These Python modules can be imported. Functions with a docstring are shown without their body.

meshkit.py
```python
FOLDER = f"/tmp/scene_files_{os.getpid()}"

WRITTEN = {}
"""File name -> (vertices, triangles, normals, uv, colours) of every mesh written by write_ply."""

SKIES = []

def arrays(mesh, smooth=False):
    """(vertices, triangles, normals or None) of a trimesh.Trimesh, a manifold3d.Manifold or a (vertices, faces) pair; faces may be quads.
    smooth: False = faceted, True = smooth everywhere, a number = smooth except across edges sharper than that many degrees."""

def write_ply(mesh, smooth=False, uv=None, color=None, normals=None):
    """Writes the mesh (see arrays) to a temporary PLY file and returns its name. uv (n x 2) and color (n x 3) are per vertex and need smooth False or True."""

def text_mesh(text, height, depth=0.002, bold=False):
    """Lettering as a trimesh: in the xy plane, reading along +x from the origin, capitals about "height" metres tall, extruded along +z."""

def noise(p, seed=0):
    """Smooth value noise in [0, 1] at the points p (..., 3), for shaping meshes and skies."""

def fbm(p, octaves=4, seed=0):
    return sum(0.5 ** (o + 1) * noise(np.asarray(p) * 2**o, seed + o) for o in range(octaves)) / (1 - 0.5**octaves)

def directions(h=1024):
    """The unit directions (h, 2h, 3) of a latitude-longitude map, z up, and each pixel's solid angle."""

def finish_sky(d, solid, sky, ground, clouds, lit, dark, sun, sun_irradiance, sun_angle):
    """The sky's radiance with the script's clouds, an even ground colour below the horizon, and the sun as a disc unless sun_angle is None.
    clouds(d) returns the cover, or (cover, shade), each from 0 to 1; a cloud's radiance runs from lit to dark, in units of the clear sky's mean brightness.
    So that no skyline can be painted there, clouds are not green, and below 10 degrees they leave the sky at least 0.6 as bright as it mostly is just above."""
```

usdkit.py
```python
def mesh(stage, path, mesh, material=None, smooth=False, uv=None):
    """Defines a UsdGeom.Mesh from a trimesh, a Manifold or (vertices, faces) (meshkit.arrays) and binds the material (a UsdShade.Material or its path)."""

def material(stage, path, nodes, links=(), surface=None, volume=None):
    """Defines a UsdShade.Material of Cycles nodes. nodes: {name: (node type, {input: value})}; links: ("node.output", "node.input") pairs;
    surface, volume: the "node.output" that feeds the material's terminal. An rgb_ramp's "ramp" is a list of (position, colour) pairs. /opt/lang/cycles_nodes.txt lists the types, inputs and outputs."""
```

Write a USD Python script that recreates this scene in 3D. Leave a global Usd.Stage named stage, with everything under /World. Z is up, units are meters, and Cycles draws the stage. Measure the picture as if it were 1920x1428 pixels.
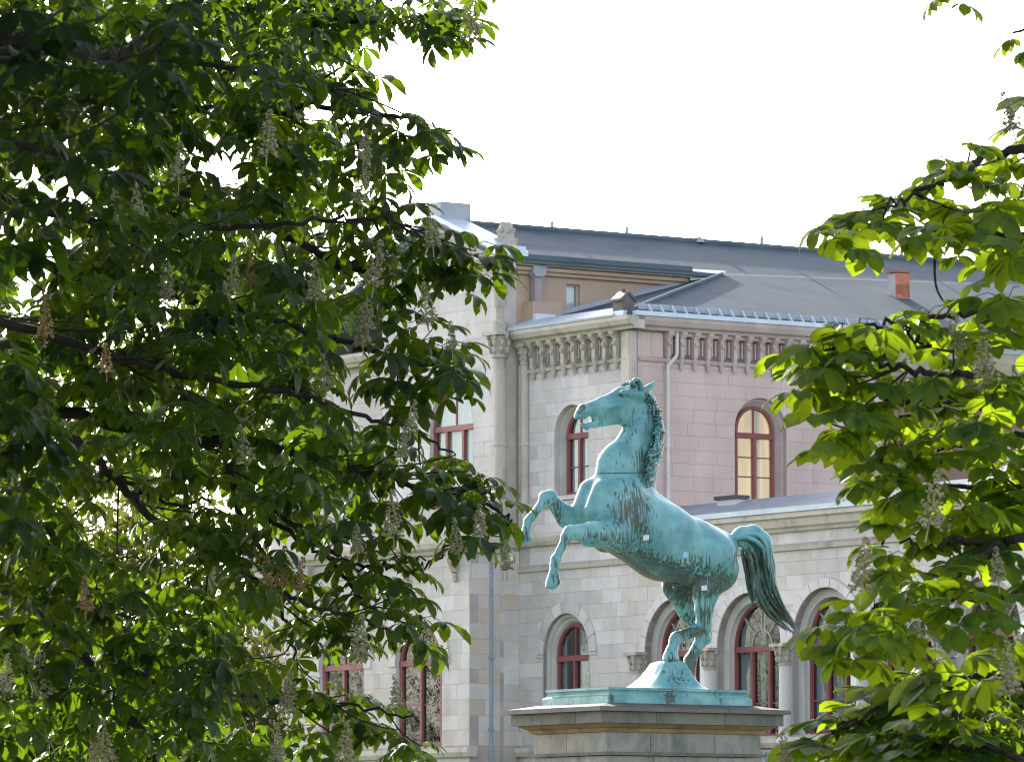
import math, numpy as np, trimesh, usdkit, meshkit, shapely
from shapely import affinity
from shapely.geometry import Polygon, box as sbox, Point, MultiPolygon
from shapely.ops import unary_union
from pxr import Usd, UsdGeom, UsdLux, UsdShade, Gf, Sdf, Vt

stage = Usd.Stage.CreateInMemory()
UsdGeom.SetStageUpAxis(stage, "Z")
UsdGeom.SetStageMetersPerUnit(stage, 1.0)
UsdGeom.Xform.Define(stage, "/World")
UsdGeom.Scope.Define(stage, "/World/Looks")

# ---------------------------------------------------------------- camera, sky, sun, exposure
F = 11000.0                                   # focal length in pixels of a 1920 wide picture
PITCH = math.atan(986 / F)
CP, SP = math.cos(PITCH), math.sin(PITCH)
CAM = np.array([0.0, 0.0, 1.6])
EXPOSURE = 1.58
SUN_AZ, SUN_EL = math.radians(-22.0), math.radians(23.0)   # azimuth from +y towards +x
cam = UsdGeom.Camera.Define(stage, "/World/camera")
cam.CreateHorizontalApertureAttr(36.0)
cam.CreateFocalLengthAttr(36.0 * F / 1920)
cam.CreateFStopAttr(27.0)
cam.CreateFocusDistanceAttr(44.0)
cam.CreateExposureAttr(EXPOSURE)
cam.CreateClippingRangeAttr(Gf.Vec2f(0.5, 20000))
cam.AddTransformOp().Set(Gf.Matrix4d(1, 0, 0, 0, 0, -SP, CP, 0, 0, -CP, -SP, 0, *CAM, 1))
SUN = np.array([math.sin(SUN_AZ) * math.cos(SUN_EL), math.cos(SUN_AZ) * math.cos(SUN_EL), math.sin(SUN_EL)])
sky = UsdLux.DomeLight.Define(stage, "/World/sky")
skym = usdkit.material(stage, "/World/Looks/sky", {
    "s": ("sky_texture", {"sky_type": "single_scattering", "sun_disc": False, "sun_elevation": SUN_EL, "sun_rotation": SUN_AZ, "air_density": 1.0, "aerosol_density": 2.0}),
    "w": ("rgb_to_bw", {}), "m": ("mix_color", {"fac": 0.42}), "t": ("mix_color", {"blend_type": "multiply", "fac": 1.0, "b": (1.075, 0.97, 0.995)}),   # a milky, thinly veiled sky
    "b": ("background_shader", {"strength": 0.15})}, [("s.color", "w.color"), ("s.color", "m.a"), ("w.val", "t.a"), ("t.result", "m.b"), ("m.result", "b.color")], surface="b.background")
key_sky = sky.GetPrim(); key_sky.SetCustomDataByKey("kind", "structure")
UsdShade.MaterialBindingAPI.Apply(sky.GetPrim()).Bind(skym)
sun = UsdLux.DistantLight.Define(stage, "/World/sun")
sun.CreateIntensityAttr(1.25)
sun.CreateAngleAttr(0.5)
sun.CreateColorAttr(Gf.Vec3f(1.0, 0.93, 0.82))
sun.GetPrim().CreateAttribute("inputs:normalize", Sdf.ValueTypeNames.Bool).Set(True)
_x = np.cross([0, 0, 1.0], SUN); _x /= np.linalg.norm(_x); _y = np.cross(SUN, _x)
sun.AddTransformOp().Set(Gf.Matrix4d(*_x, 0, *_y, 0, *SUN, 0, 0, 0, 60, 1))


def ray(px, py):
    """direction of the picture's pixel (1920 x 1428), one metre forward"""
    x, u = (px - 960) / F, -(py - 714) / F
    return np.array([x, CP - u * SP, SP + u * CP])


def at(px, py, depth):
    r = ray(px, py)
    return CAM + r * (depth / r[1])


def pix(p):
    d = np.asarray(p) - CAM
    f, u = d[..., 1] * CP + d[..., 2] * SP, -d[..., 1] * SP + d[..., 2] * CP
    return 960 + F * d[..., 0] / f, 714 - F * u / f


_s = math.radians(55.5)
A = np.array([math.sin(_s), math.cos(_s), 0.0])      # along the rose-coloured wall, away to the right
B = np.array([-math.cos(_s), math.sin(_s), 0.0])     # along the cream walls, away to the left
C0 = at(1185, 700, 153.0); C0[2] = 0                  # the palace corner where both meet

# ---------------------------------------------------------------- helpers
_names = {}


def path(name, parent=None):
    base = (str(parent.GetPath()) if parent is not None else "/World") + "/" + name
    k = _names.get(base, 0); _names[base] = k + 1
    return base if k == 0 else f"{base}_{k:03d}"


def key(prim, **kw):
    for k, v in kw.items():
        prim.SetCustomDataByKey(k, v)
    return prim


def thing(name, label, cat, group=None):
    p = UsdGeom.Xform.Define(stage, path(name)).GetPrim()
    key(p, label=label, category=cat)
    if group:
        key(p, group=group)
    return p


def obj(name, mesh, mat, parent=None, smooth=False, **kw):
    m = usdkit.mesh(stage, path(name, parent), mesh, MAT[mat] if isinstance(mat, str) else mat, smooth=smooth)
    key(m.GetPrim(), **kw)
    return m.GetPrim()


def cat(*ms):
    V, T, n = [], [], 0
    for m in ms:
        v, f = (np.asarray(m.vertices), np.asarray(m.faces)) if hasattr(m, "faces") else (np.asarray(m[0]), np.asarray(m[1]))
        V.append(v); T.append(f + n); n += len(v)
    return np.vstack(V), np.vstack(T)


def tube(pts, rad, sides=6, caps=True):
    p = np.asarray(pts, float)
    rad = np.broadcast_to(rad, (len(p),))
    t = np.gradient(p, axis=0); t /= np.linalg.norm(t, axis=1, keepdims=True) + 1e-12
    ref = np.where(np.abs(t[:, 2:]) < 0.92, [0, 0, 1.0], [1.0, 0, 0])
    a = np.cross(t, ref); a /= np.linalg.norm(a, axis=1, keepdims=True) + 1e-12
    for i in range(1, len(a)):
        q = a[i - 1] - t[i] * (a[i - 1] @ t[i]); a[i] = q / (np.linalg.norm(q) + 1e-12)
    b = np.cross(t, a); g = np.arange(sides) * 2 * np.pi / sides
    v = (p[:, None] + rad[:, None, None] * (np.cos(g)[None, :, None] * a[:, None] + np.sin(g)[None, :, None] * b[:, None])).reshape(-1, 3)
    i, j = np.meshgrid(np.arange(len(p) - 1), np.arange(sides), indexing="ij")
    q = np.stack([i * sides + j, i * sides + (j + 1) % sides, (i + 1) * sides + (j + 1) % sides, (i + 1) * sides + j], -1).reshape(-1, 4)
    f = np.vstack([q[:, [0, 1, 2]], q[:, [0, 2, 3]]])
    if caps:
        n = len(v); v = np.vstack([v, p[0], p[-1]]); k = np.arange(sides)
        f = np.vstack([f, np.stack([k * 0 + n, (k + 1) % sides, k], 1), np.stack([k * 0 + n + 1, k + (len(p) - 1) * sides, (k + 1) % sides + (len(p) - 1) * sides], 1)])
    return v, f


def spline(pts, n=8):
    """Catmull-Rom through the points"""
    p = np.asarray(pts, float); p = np.vstack([2 * p[0] - p[1], p, 2 * p[-1] - p[-2]])
    out = []
    for i in range(1, len(p) - 2):
        t = np.linspace(0, 1, n, endpoint=False)[:, None]
        out.append(0.5 * (2 * p[i] + (p[i + 1] - p[i - 1]) * t + (2 * p[i - 1] - 5 * p[i] + 4 * p[i + 1] - p[i + 2]) * t ** 2 + (3 * p[i] - p[i - 1] - 3 * p[i + 1] + p[i + 2]) * t ** 3))
    return np.vstack(out + [p[-2:-1]])


# ---------------------------------------------------------------- materials
MAT = {}


def principled(name, c0, c1, scale=3.0, rough=0.8, bump=0.25, spec=0.3, vary=0.12, stretch=(1, 1, 1), c2=None, dist=0.02, detail=8, metallic=0.0, stain=0.0):
    nodes = {"g": ("geometry", {}), "mp": ("mapping", {"scale": stretch}),
             "n": ("noise_texture", {"scale": scale, "detail": detail, "roughness": 0.6}),
             "r": ("rgb_ramp", {"ramp": [(0.3, c0), (0.7, c1)] if c2 is None else [(0.28, c0), (0.52, c1), (0.75, c2)]}),
             "n2": ("noise_texture", {"scale": scale * 14, "detail": 4}),
             "oi": ("object_info", {}), "mr": ("map_range", {"to_min": 1 - vary, "to_max": 1 + vary, "from_min": 0.0, "from_max": 1.0}),
             "h": ("hsv", {}), "b": ("bump", {"strength": bump, "distance": dist}),
             "p": ("principled_bsdf", {"roughness": rough, "specular_ior_level": spec, "metallic": metallic})}
    links = [("g.position", "mp.vector"), ("mp.vector", "n.vector"), ("mp.vector", "n2.vector"), ("n.fac", "r.fac"), ("r.color", "h.color"), ("oi.random", "mr.value"), ("mr.result", "h.value"),
             ("h.color", "p.base_color"), ("n2.fac", "b.height"), ("b.normal", "p.normal")]
    if stain:                                                # long rain and soot streaks down the stone
        nodes |= {"ms": ("mapping", {"scale": (1.5, 1.5, 0.35)}), "nst": ("noise_texture", {"scale": 1.0, "detail": 7, "roughness": 0.62}),
                  "rs": ("rgb_ramp", {"ramp": [(0.42, (1, 1, 1)), (0.70, (1 - stain * 1.25, 1 - stain * 1.3, 1 - stain * 1.35))]}), "mm": ("mix_color", {"blend_type": "multiply", "fac": 1.0})}
        links = [l for l in links if l[1] != "p.base_color"] + [("g.position", "ms.vector"), ("ms.vector", "nst.vector"), ("nst.fac", "rs.fac"), ("h.color", "mm.a"), ("rs.color", "mm.b"), ("mm.result", "p.base_color")]
    MAT[name] = usdkit.material(stage, f"/World/Looks/{name}", nodes, links, surface="p.BSDF")


principled("cream_stone", (0.50, 0.455, 0.43), (0.625, 0.58, 0.56), 0.9, vary=0.035, c2=(0.57, 0.535, 0.515), stain=0.12)
principled("beige_stone", (0.455, 0.40, 0.36), (0.56, 0.505, 0.46), 1.0, vary=0.03, c2=(0.51, 0.46, 0.42), stain=0.12)
principled("ochre_stone", (0.47, 0.385, 0.315), (0.55, 0.465, 0.39), 1.2, vary=0.05)
principled("grey_stone", (0.44, 0.405, 0.38), (0.535, 0.495, 0.47), 1.4, vary=0.03, c2=(0.49, 0.46, 0.44), stain=0.14)
principled("rose_stone", (0.515, 0.39, 0.345), (0.60, 0.465, 0.42), 0.7, vary=0.025, stain=0.10)
principled("rose_stone_dark", (0.49, 0.375, 0.33), (0.55, 0.425, 0.38), 1.0, vary=0.03)
principled("trim_stone", (0.32, 0.28, 0.235), (0.52, 0.465, 0.40), 1.8, vary=0.05, c2=(0.42, 0.375, 0.32), stretch=(1, 1, 0.5))
principled("rose_trim", (0.38, 0.295, 0.265), (0.51, 0.405, 0.37), 1.6, vary=0.05)
principled("carved_stone", (0.24, 0.205, 0.175), (0.47, 0.415, 0.36), 3.5, vary=0.06, c2=(0.36, 0.315, 0.27))
principled("mortar", (0.36, 0.325, 0.295), (0.45, 0.41, 0.375), 2.0)
principled("rose_mortar", (0.38, 0.29, 0.255), (0.46, 0.355, 0.315), 2.0)
principled("tan_plaster", (0.38, 0.27, 0.20), (0.47, 0.35, 0.27), 0.7, vary=0.03)
principled("brown_plaster", (0.20, 0.13, 0.10), (0.28, 0.185, 0.145), 0.8, vary=0.03)
principled("roof_slate", (0.072, 0.096, 0.120), (0.112, 0.138, 0.156), 0.5, rough=0.95, vary=0.02, c2=(0.090, 0.116, 0.136), bump=0.2, spec=0.08)
principled("zinc", (0.46, 0.53, 0.60), (0.60, 0.66, 0.72), 1.6, rough=0.4, vary=0.05, bump=0.05, spec=0.5, metallic=0.1)
principled("zinc_dull", (0.28, 0.31, 0.34), (0.36, 0.39, 0.42), 1.2, rough=0.5, vary=0.05, bump=0.05)
principled("red_paint", (0.195, 0.055, 0.055), (0.26, 0.08, 0.078), 2.0, rough=0.5, vary=0.08, bump=0.05)
principled("grey_curtain", (0.26, 0.30, 0.32), (0.36, 0.41, 0.43), 2.0, rough=0.9, vary=0.04, stretch=(6, 6, 0.3))
principled("curtain", (0.72, 0.72, 0.70), (0.82, 0.82, 0.80), 2.0, rough=0.9, vary=0.04, stretch=(6, 6, 0.3))
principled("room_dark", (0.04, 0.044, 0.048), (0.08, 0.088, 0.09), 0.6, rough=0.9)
principled("brick", (0.36, 0.11, 0.065), (0.52, 0.20, 0.12), 6.0, vary=0.3)
principled("pipe_grey", (0.24, 0.27, 0.31), (0.34, 0.37, 0.41), 2.0, rough=0.5, vary=0.03)
principled("duct", (0.26, 0.22, 0.23), (0.34, 0.29, 0.30), 2.0, rough=0.5, vary=0.03)
principled("pink_bar", (0.40, 0.30, 0.29), (0.50, 0.40, 0.39), 2.0, rough=0.6, vary=0.05)
principled("pipe_pale", (0.50, 0.46, 0.44), (0.62, 0.58, 0.55), 2.0, rough=0.4, vary=0.03)
principled("bark", (0.016, 0.013, 0.011), (0.045, 0.037, 0.03), 9.0, rough=0.9, bump=0.6, stretch=(1, 1, 0.4))
principled("panicle_cream", (0.19, 0.17, 0.095), (0.42, 0.38, 0.25), 40.0, rough=0.8, vary=0.12)
principled("panicle_faded", (0.24, 0.14, 0.065), (0.40, 0.26, 0.13), 40.0, rough=0.8, vary=0.15)
principled("pedestal_stone", (0.066, 0.080, 0.066), (0.158, 0.152, 0.126), 3.2, vary=0.12, c2=(0.062, 0.114, 0.094), stretch=(1, 1, 0.55))
principled("pedestal_die", (0.085, 0.11, 0.095), (0.27, 0.25, 0.215), 3.4, vary=0.12, c2=(0.085, 0.165, 0.138), stretch=(1, 1, 0.55))
principled("pedestal_ochre", (0.09, 0.08, 0.045), (0.24, 0.18, 0.085), 3.6, vary=0.1, c2=(0.15, 0.135, 0.075))
principled("pedestal_cap", (0.095, 0.085, 0.075), (0.165, 0.145, 0.128), 2.6, vary=0.05)
principled("grass", (0.035, 0.06, 0.015), (0.06, 0.10, 0.025), 0.4, rough=0.9, bump=0.6)
principled("gravel", (0.11, 0.10, 0.08), (0.17, 0.15, 0.125), 2.0, rough=0.95)
principled("sticker_white", (0.58, 0.60, 0.64), (0.72, 0.74, 0.78), 9.0, vary=0.05)
principled("sticker_blue", (0.24, 0.42, 0.66), (0.45, 0.58, 0.74), 14.0, vary=0.05)

MAT["glass"] = usdkit.material(stage, "/World/Looks/glass", {
    "lw": ("layer_weight", {"blend": 0.5}), "pw": ("math", {"math_type": "power", "value2": 4.0}), "f": ("math", {"math_type": "multiply_add", "value2": 0.85, "value3": 0.06}), "t": ("transparent_bsdf", {"color": (0.86, 0.9, 0.9)}),
    "n": ("noise_texture", {"scale": 1.3, "detail": 3}), "b": ("bump", {"strength": 0.12, "distance": 0.05}),
    "g": ("glossy_bsdf", {"color": (0.90, 0.97, 1.0), "roughness": 0.01}), "m": ("mix_closure", {})},
    [("n.fac", "b.height"), ("b.normal", "g.normal"), ("lw.facing", "pw.value1"), ("pw.value", "f.value1"), ("f.value", "m.fac"), ("t.BSDF", "m.closure1"), ("g.BSDF", "m.closure2")], surface="m.closure")
MAT["added_room_glow"] = usdkit.material(stage, "/World/Looks/added_room_glow", {  # made-up warm emission standing in for yellow reflections in the panes
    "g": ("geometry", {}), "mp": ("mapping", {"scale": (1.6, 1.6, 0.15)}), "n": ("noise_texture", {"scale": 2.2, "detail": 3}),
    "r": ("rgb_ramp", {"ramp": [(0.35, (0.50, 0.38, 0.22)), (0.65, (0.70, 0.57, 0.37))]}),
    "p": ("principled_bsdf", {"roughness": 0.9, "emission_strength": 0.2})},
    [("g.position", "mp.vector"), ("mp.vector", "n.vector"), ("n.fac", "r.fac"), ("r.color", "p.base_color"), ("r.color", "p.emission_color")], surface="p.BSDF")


MAT["added_drape_glow"] = usdkit.material(stage, "/World/Looks/added_drape_glow", {  # drape given added emission for the pale stripes, no lamp behind it
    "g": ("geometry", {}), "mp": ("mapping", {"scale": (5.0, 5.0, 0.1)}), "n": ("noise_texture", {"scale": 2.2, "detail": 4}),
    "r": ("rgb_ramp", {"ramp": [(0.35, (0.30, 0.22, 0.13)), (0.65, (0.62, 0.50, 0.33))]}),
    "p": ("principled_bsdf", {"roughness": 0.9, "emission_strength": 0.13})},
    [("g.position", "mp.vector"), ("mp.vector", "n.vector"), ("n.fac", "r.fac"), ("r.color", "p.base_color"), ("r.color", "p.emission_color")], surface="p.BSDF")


def leaf_material(name, dark, mid, pale, glow, trans=0.5, rough=0.42, spec=0.4):
    nodes = {"g": ("geometry", {}), "r": ("rgb_ramp", {"ramp": [(0.0, dark), (0.55, mid), (1.0, pale)]}),
             "r2": ("rgb_ramp", {"ramp": [(0.0, tuple(x * 0.75 for x in glow)), (1.0, tuple(x * 1.2 for x in glow))]}),
             "n": ("noise_texture", {"scale": 26.0, "detail": 4}), "mx": ("mix_color", {"blend_type": "multiply", "fac": 0.45}),
             "bp": ("bump", {"strength": 0.35, "distance": 0.01}),
             "p": ("principled_bsdf", {"roughness": rough, "specular_ior_level": spec}), "t": ("translucent_bsdf", {}), "m": ("mix_closure", {"fac": trans})}
    links = [("g.random_per_island", "r.fac"), ("g.random_per_island", "r2.fac"), ("r.color", "mx.a"), ("n.color", "mx.b"), ("mx.result", "p.base_color"), ("r2.color", "t.color"),
             ("n.fac", "bp.height"), ("bp.normal", "p.normal"), ("p.BSDF", "m.closure1"), ("t.BSDF", "m.closure2")]
    MAT[name] = usdkit.material(stage, f"/World/Looks/{name}", nodes, links, surface="m.closure")


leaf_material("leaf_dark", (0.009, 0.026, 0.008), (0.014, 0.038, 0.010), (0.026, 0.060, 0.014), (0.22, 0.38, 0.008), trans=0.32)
leaf_material("leaf_shade", (0.006, 0.016, 0.005), (0.009, 0.024, 0.006), (0.014, 0.036, 0.008), (0.06, 0.13, 0.004), trans=0.25, rough=0.6, spec=0.2)  # near-tree leaves, their shade darkened into the base colour
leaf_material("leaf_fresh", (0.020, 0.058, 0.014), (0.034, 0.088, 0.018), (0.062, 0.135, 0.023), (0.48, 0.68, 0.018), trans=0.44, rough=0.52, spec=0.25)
leaf_material("leaf_far", (0.035, 0.060, 0.012), (0.06, 0.09, 0.018), (0.09, 0.12, 0.025), (0.17, 0.20, 0.025), trans=0.4, rough=0.6)

# the bronze: pale verdigris where rain washes it, dark streaks (vertex attribute "dark") where it runs off, and painted shade in the hollows
MAT["bronze"] = usdkit.material(stage, "/World/Looks/bronze", {
    "g": ("geometry", {}), "mp": ("mapping", {"scale": (44.0, 44.0, 2.6)}), "ns": ("noise_texture", {"scale": 1.0, "detail": 5, "roughness": 0.6, "distortion": 0.25}),
    "mp2": ("mapping", {"scale": (1, 1, 0.6)}), "nb": ("noise_texture", {"scale": 22.0, "detail": 7, "roughness": 0.7}),
    "nc": ("noise_texture", {"scale": 3.4, "detail": 7, "roughness": 0.6}),
    "pale": ("rgb_ramp", {"ramp": [(0.30, (0.065, 0.185, 0.195)), (0.46, (0.098, 0.262, 0.272)), (0.58, (0.142, 0.335, 0.332)), (0.74, (0.25, 0.44, 0.415))]}),
    "dk": ("rgb_ramp", {"ramp": [(0.3, (0.018, 0.028, 0.024)), (0.55, (0.04, 0.065, 0.05)), (0.8, (0.09, 0.15, 0.12))]}),
    "at": ("attribute", {"attribute": "dark"}), "mxn": ("mix_float", {"fac": 0.24}), "ct": ("map_range", {"from_min": 0.34, "from_max": 0.66, "clamp": True}),
    "sub": ("math", {"math_type": "add"}), "mr": ("map_range", {"from_min": 0.90, "from_max": 1.14, "to_min": 0.0, "to_max": 1.0, "clamp": True}),
    "mx": ("mix_color", {"blend_type": "mix"}), "bp": ("bump", {"strength": 0.3, "distance": 0.01}),
    "p": ("principled_bsdf", {"roughness": 0.33, "specular_ior_level": 0.6})},
    [("g.position", "mp.vector"), ("mp.vector", "ns.vector"), ("g.position", "mp2.vector"), ("mp2.vector", "nb.vector"), ("g.position", "nc.vector"), ("nc.fac", "pale.fac"), ("nb.fac", "dk.fac"),
     ("ns.fac", "mxn.a"), ("nb.fac", "mxn.b"), ("mxn.result", "ct.value"), ("ct.result", "sub.value1"), ("at.fac", "sub.value2"), ("sub.value", "mr.value"), ("mr.result", "mx.fac"),
     ("pale.color", "mx.a"), ("dk.color", "mx.b"), ("mx.result", "p.base_color"), ("nb.fac", "bp.height"), ("bp.normal", "p.normal")], surface="p.BSDF")
# ---------------------------------------------------------------- ground
g = np.array([[-700, -60, 0], [700, -60, 0], [700, 1800, 0], [-700, 1800, 0]], float)
obj("lawn", (g, np.array([[0, 1, 2], [0, 2, 3]])), "grass", kind="structure")


def disc(c, r, z, n=64):
    t = np.linspace(0, 2 * np.pi, n, endpoint=False)
    v = np.vstack([[*c[:2], z], np.stack([c[0] + r * np.cos(t), c[1] + r * np.sin(t), np.full(n, z)], 1)])
    return v, np.array([[0, 1 + i, 1 + (i + 1) % n] for i in range(n)])


# ---------------------------------------------------------------- palace
rng = np.random.default_rng(7)
palace = thing("palace", "long sandstone palace with round-arched windows and a slate roof, behind the horse statue", "palace")


class Face:
    """a wall plane of the palace: s runs along it, z is up, d stands out from it. way 'u': u = at, s is v. way 'v': v = at, s is u"""

    def __init__(self, way, where):
        self.way, self.at = way, where
        self.o, self.e, self.n = (C0 + A * where, B, -A) if way == "u" else (C0 + B * where, A, -B)

    def put(self, v, f):
        v, f = np.asarray(v, float), np.asarray(f)
        w = self.o + v[:, :1] * self.e + v[:, 1:2] * np.array([0, 0, 1.0]) + v[:, 2:3] * self.n
        return w, (f[:, ::-1] if self.way == "u" else f)

    def slab(self, poly, d0, d1):
        out = []
        for p in getattr(poly, "geoms", [poly]):
            if p.geom_type != "Polygon" or p.area < 1e-4:
                continue
            m = trimesh.creation.extrude_polygon(p, d1 - d0, engine="earcut")
            v = np.array(m.vertices); v[:, 2] += d0
            out.append(self.put(v, m.faces))
        return cat(*out)

    def box(self, s0, s1, z0, z1, d0, d1):
        return self.slab(sbox(s0, z0, s1, z1), d0, d1)

    def profile(self, s0, s1, pts):
        """a moulding: pts (d, z) around its section, run from s0 to s1"""
        m = trimesh.creation.extrude_polygon(Polygon(pts), s1 - s0, engine="earcut")
        v = np.array(m.vertices)
        v = np.stack([v[:, 2] + s0, v[:, 1], v[:, 0]], 1)
        w, f = self.put(v, m.faces)
        return trimesh.Trimesh(w, f, process=False) if trimesh.Trimesh(w, f).volume > 0 else trimesh.Trimesh(w, np.asarray(f)[:, ::-1], process=False)

    def loft(self, rings):
        """rings of (s, z, d) outlines with the same number of points"""
        R = np.array(rings); k, n = R.shape[:2]
        i, j = np.meshgrid(np.arange(k - 1), np.arange(n - 1), indexing="ij")
        q = np.stack([i * n + j, i * n + j + 1, (i + 1) * n + j + 1, (i + 1) * n + j], -1).reshape(-1, 4)
        return self.put(R.reshape(-1, 3), np.vstack([q[:, [0, 1, 2]], q[:, [0, 2, 3]]]))

    def turn(self, s, prof, d=0.0, n=14, half=False):
        """turned shape with its axis upright at (s, d): prof = (radius, z) rows"""
        t = np.linspace(0, 2 * np.pi, n, endpoint=False)
        p = np.array(prof)
        v = np.stack([np.stack([s + r * np.cos(t), np.full(n, z), d + r * np.sin(t)], 1) for r, z in p]).reshape(-1, 3)
        i, j = np.meshgrid(np.arange(len(p) - 1), np.arange(n), indexing="ij")
        q = np.stack([i * n + j, (i + 1) * n + j, (i + 1) * n + (j + 1) % n, i * n + (j + 1) % n], -1).reshape(-1, 4)
        return self.put(v, np.vstack([q[:, [0, 1, 2]], q[:, [0, 2, 3]]]))


def arch(c, hw, z0, zs, n=22):
    t = np.linspace(np.pi, 0, n)
    return np.vstack([[c - hw, z0], np.stack([c + hw * np.cos(t), zs + hw * np.sin(t)], 1), [c + hw, z0]])


def lump(face, s, z, d, r, sq=(1, 1, 1)):
    m = trimesh.creation.icosphere(1, r)
    v = np.array(m.vertices) * [sq[0], sq[1], sq[2]] + [s, z, d]
    return face.put(v, m.faces)


blocks = []                                       # (area in the picture, mesh, material, wall prim)


def ashlar(face, wall, region, course, length, mats, proud=0.0, z0=None, weights=None, seed=0):
    """dressed stones over a wall region, each with its own edges and a recessed joint"""
    r = np.random.default_rng(seed)
    s_lo, z_lo, s_hi, z_hi = region.bounds
    z, k = (z_lo if z0 is None else z0), 0
    while z < z_hi - 0.02:
        h = course * r.uniform(0.93, 1.07)
        s = s_lo - r.uniform(0, length)
        while s < s_hi:
            L = length * r.uniform(0.6, 1.4)
            p = sbox(s + 0.003, z + 0.003, s + L - 0.003, z + h - 0.003).intersection(region)
            for p in getattr(p, "geoms", [p]):
                if p.geom_type == "Polygon" and p.area > 0.012:
                    m = face.slab(p.simplify(0.002), -0.025 + proud, r.uniform(-0.002, 0.003) + proud)
                    c = m[0].mean(0); px, py = pix(c)
                    seen = -20 < px < 1940 and -20 < py < 1450
                    hid = px < 620
                    blocks.append((p.area * (abs(face.n[1])) * (1 if seen else 0.001) * (0.3 if hid else 1), m, r.choice(mats, p=weights), wall))
            s += L
        z += h
        k += 1


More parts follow.
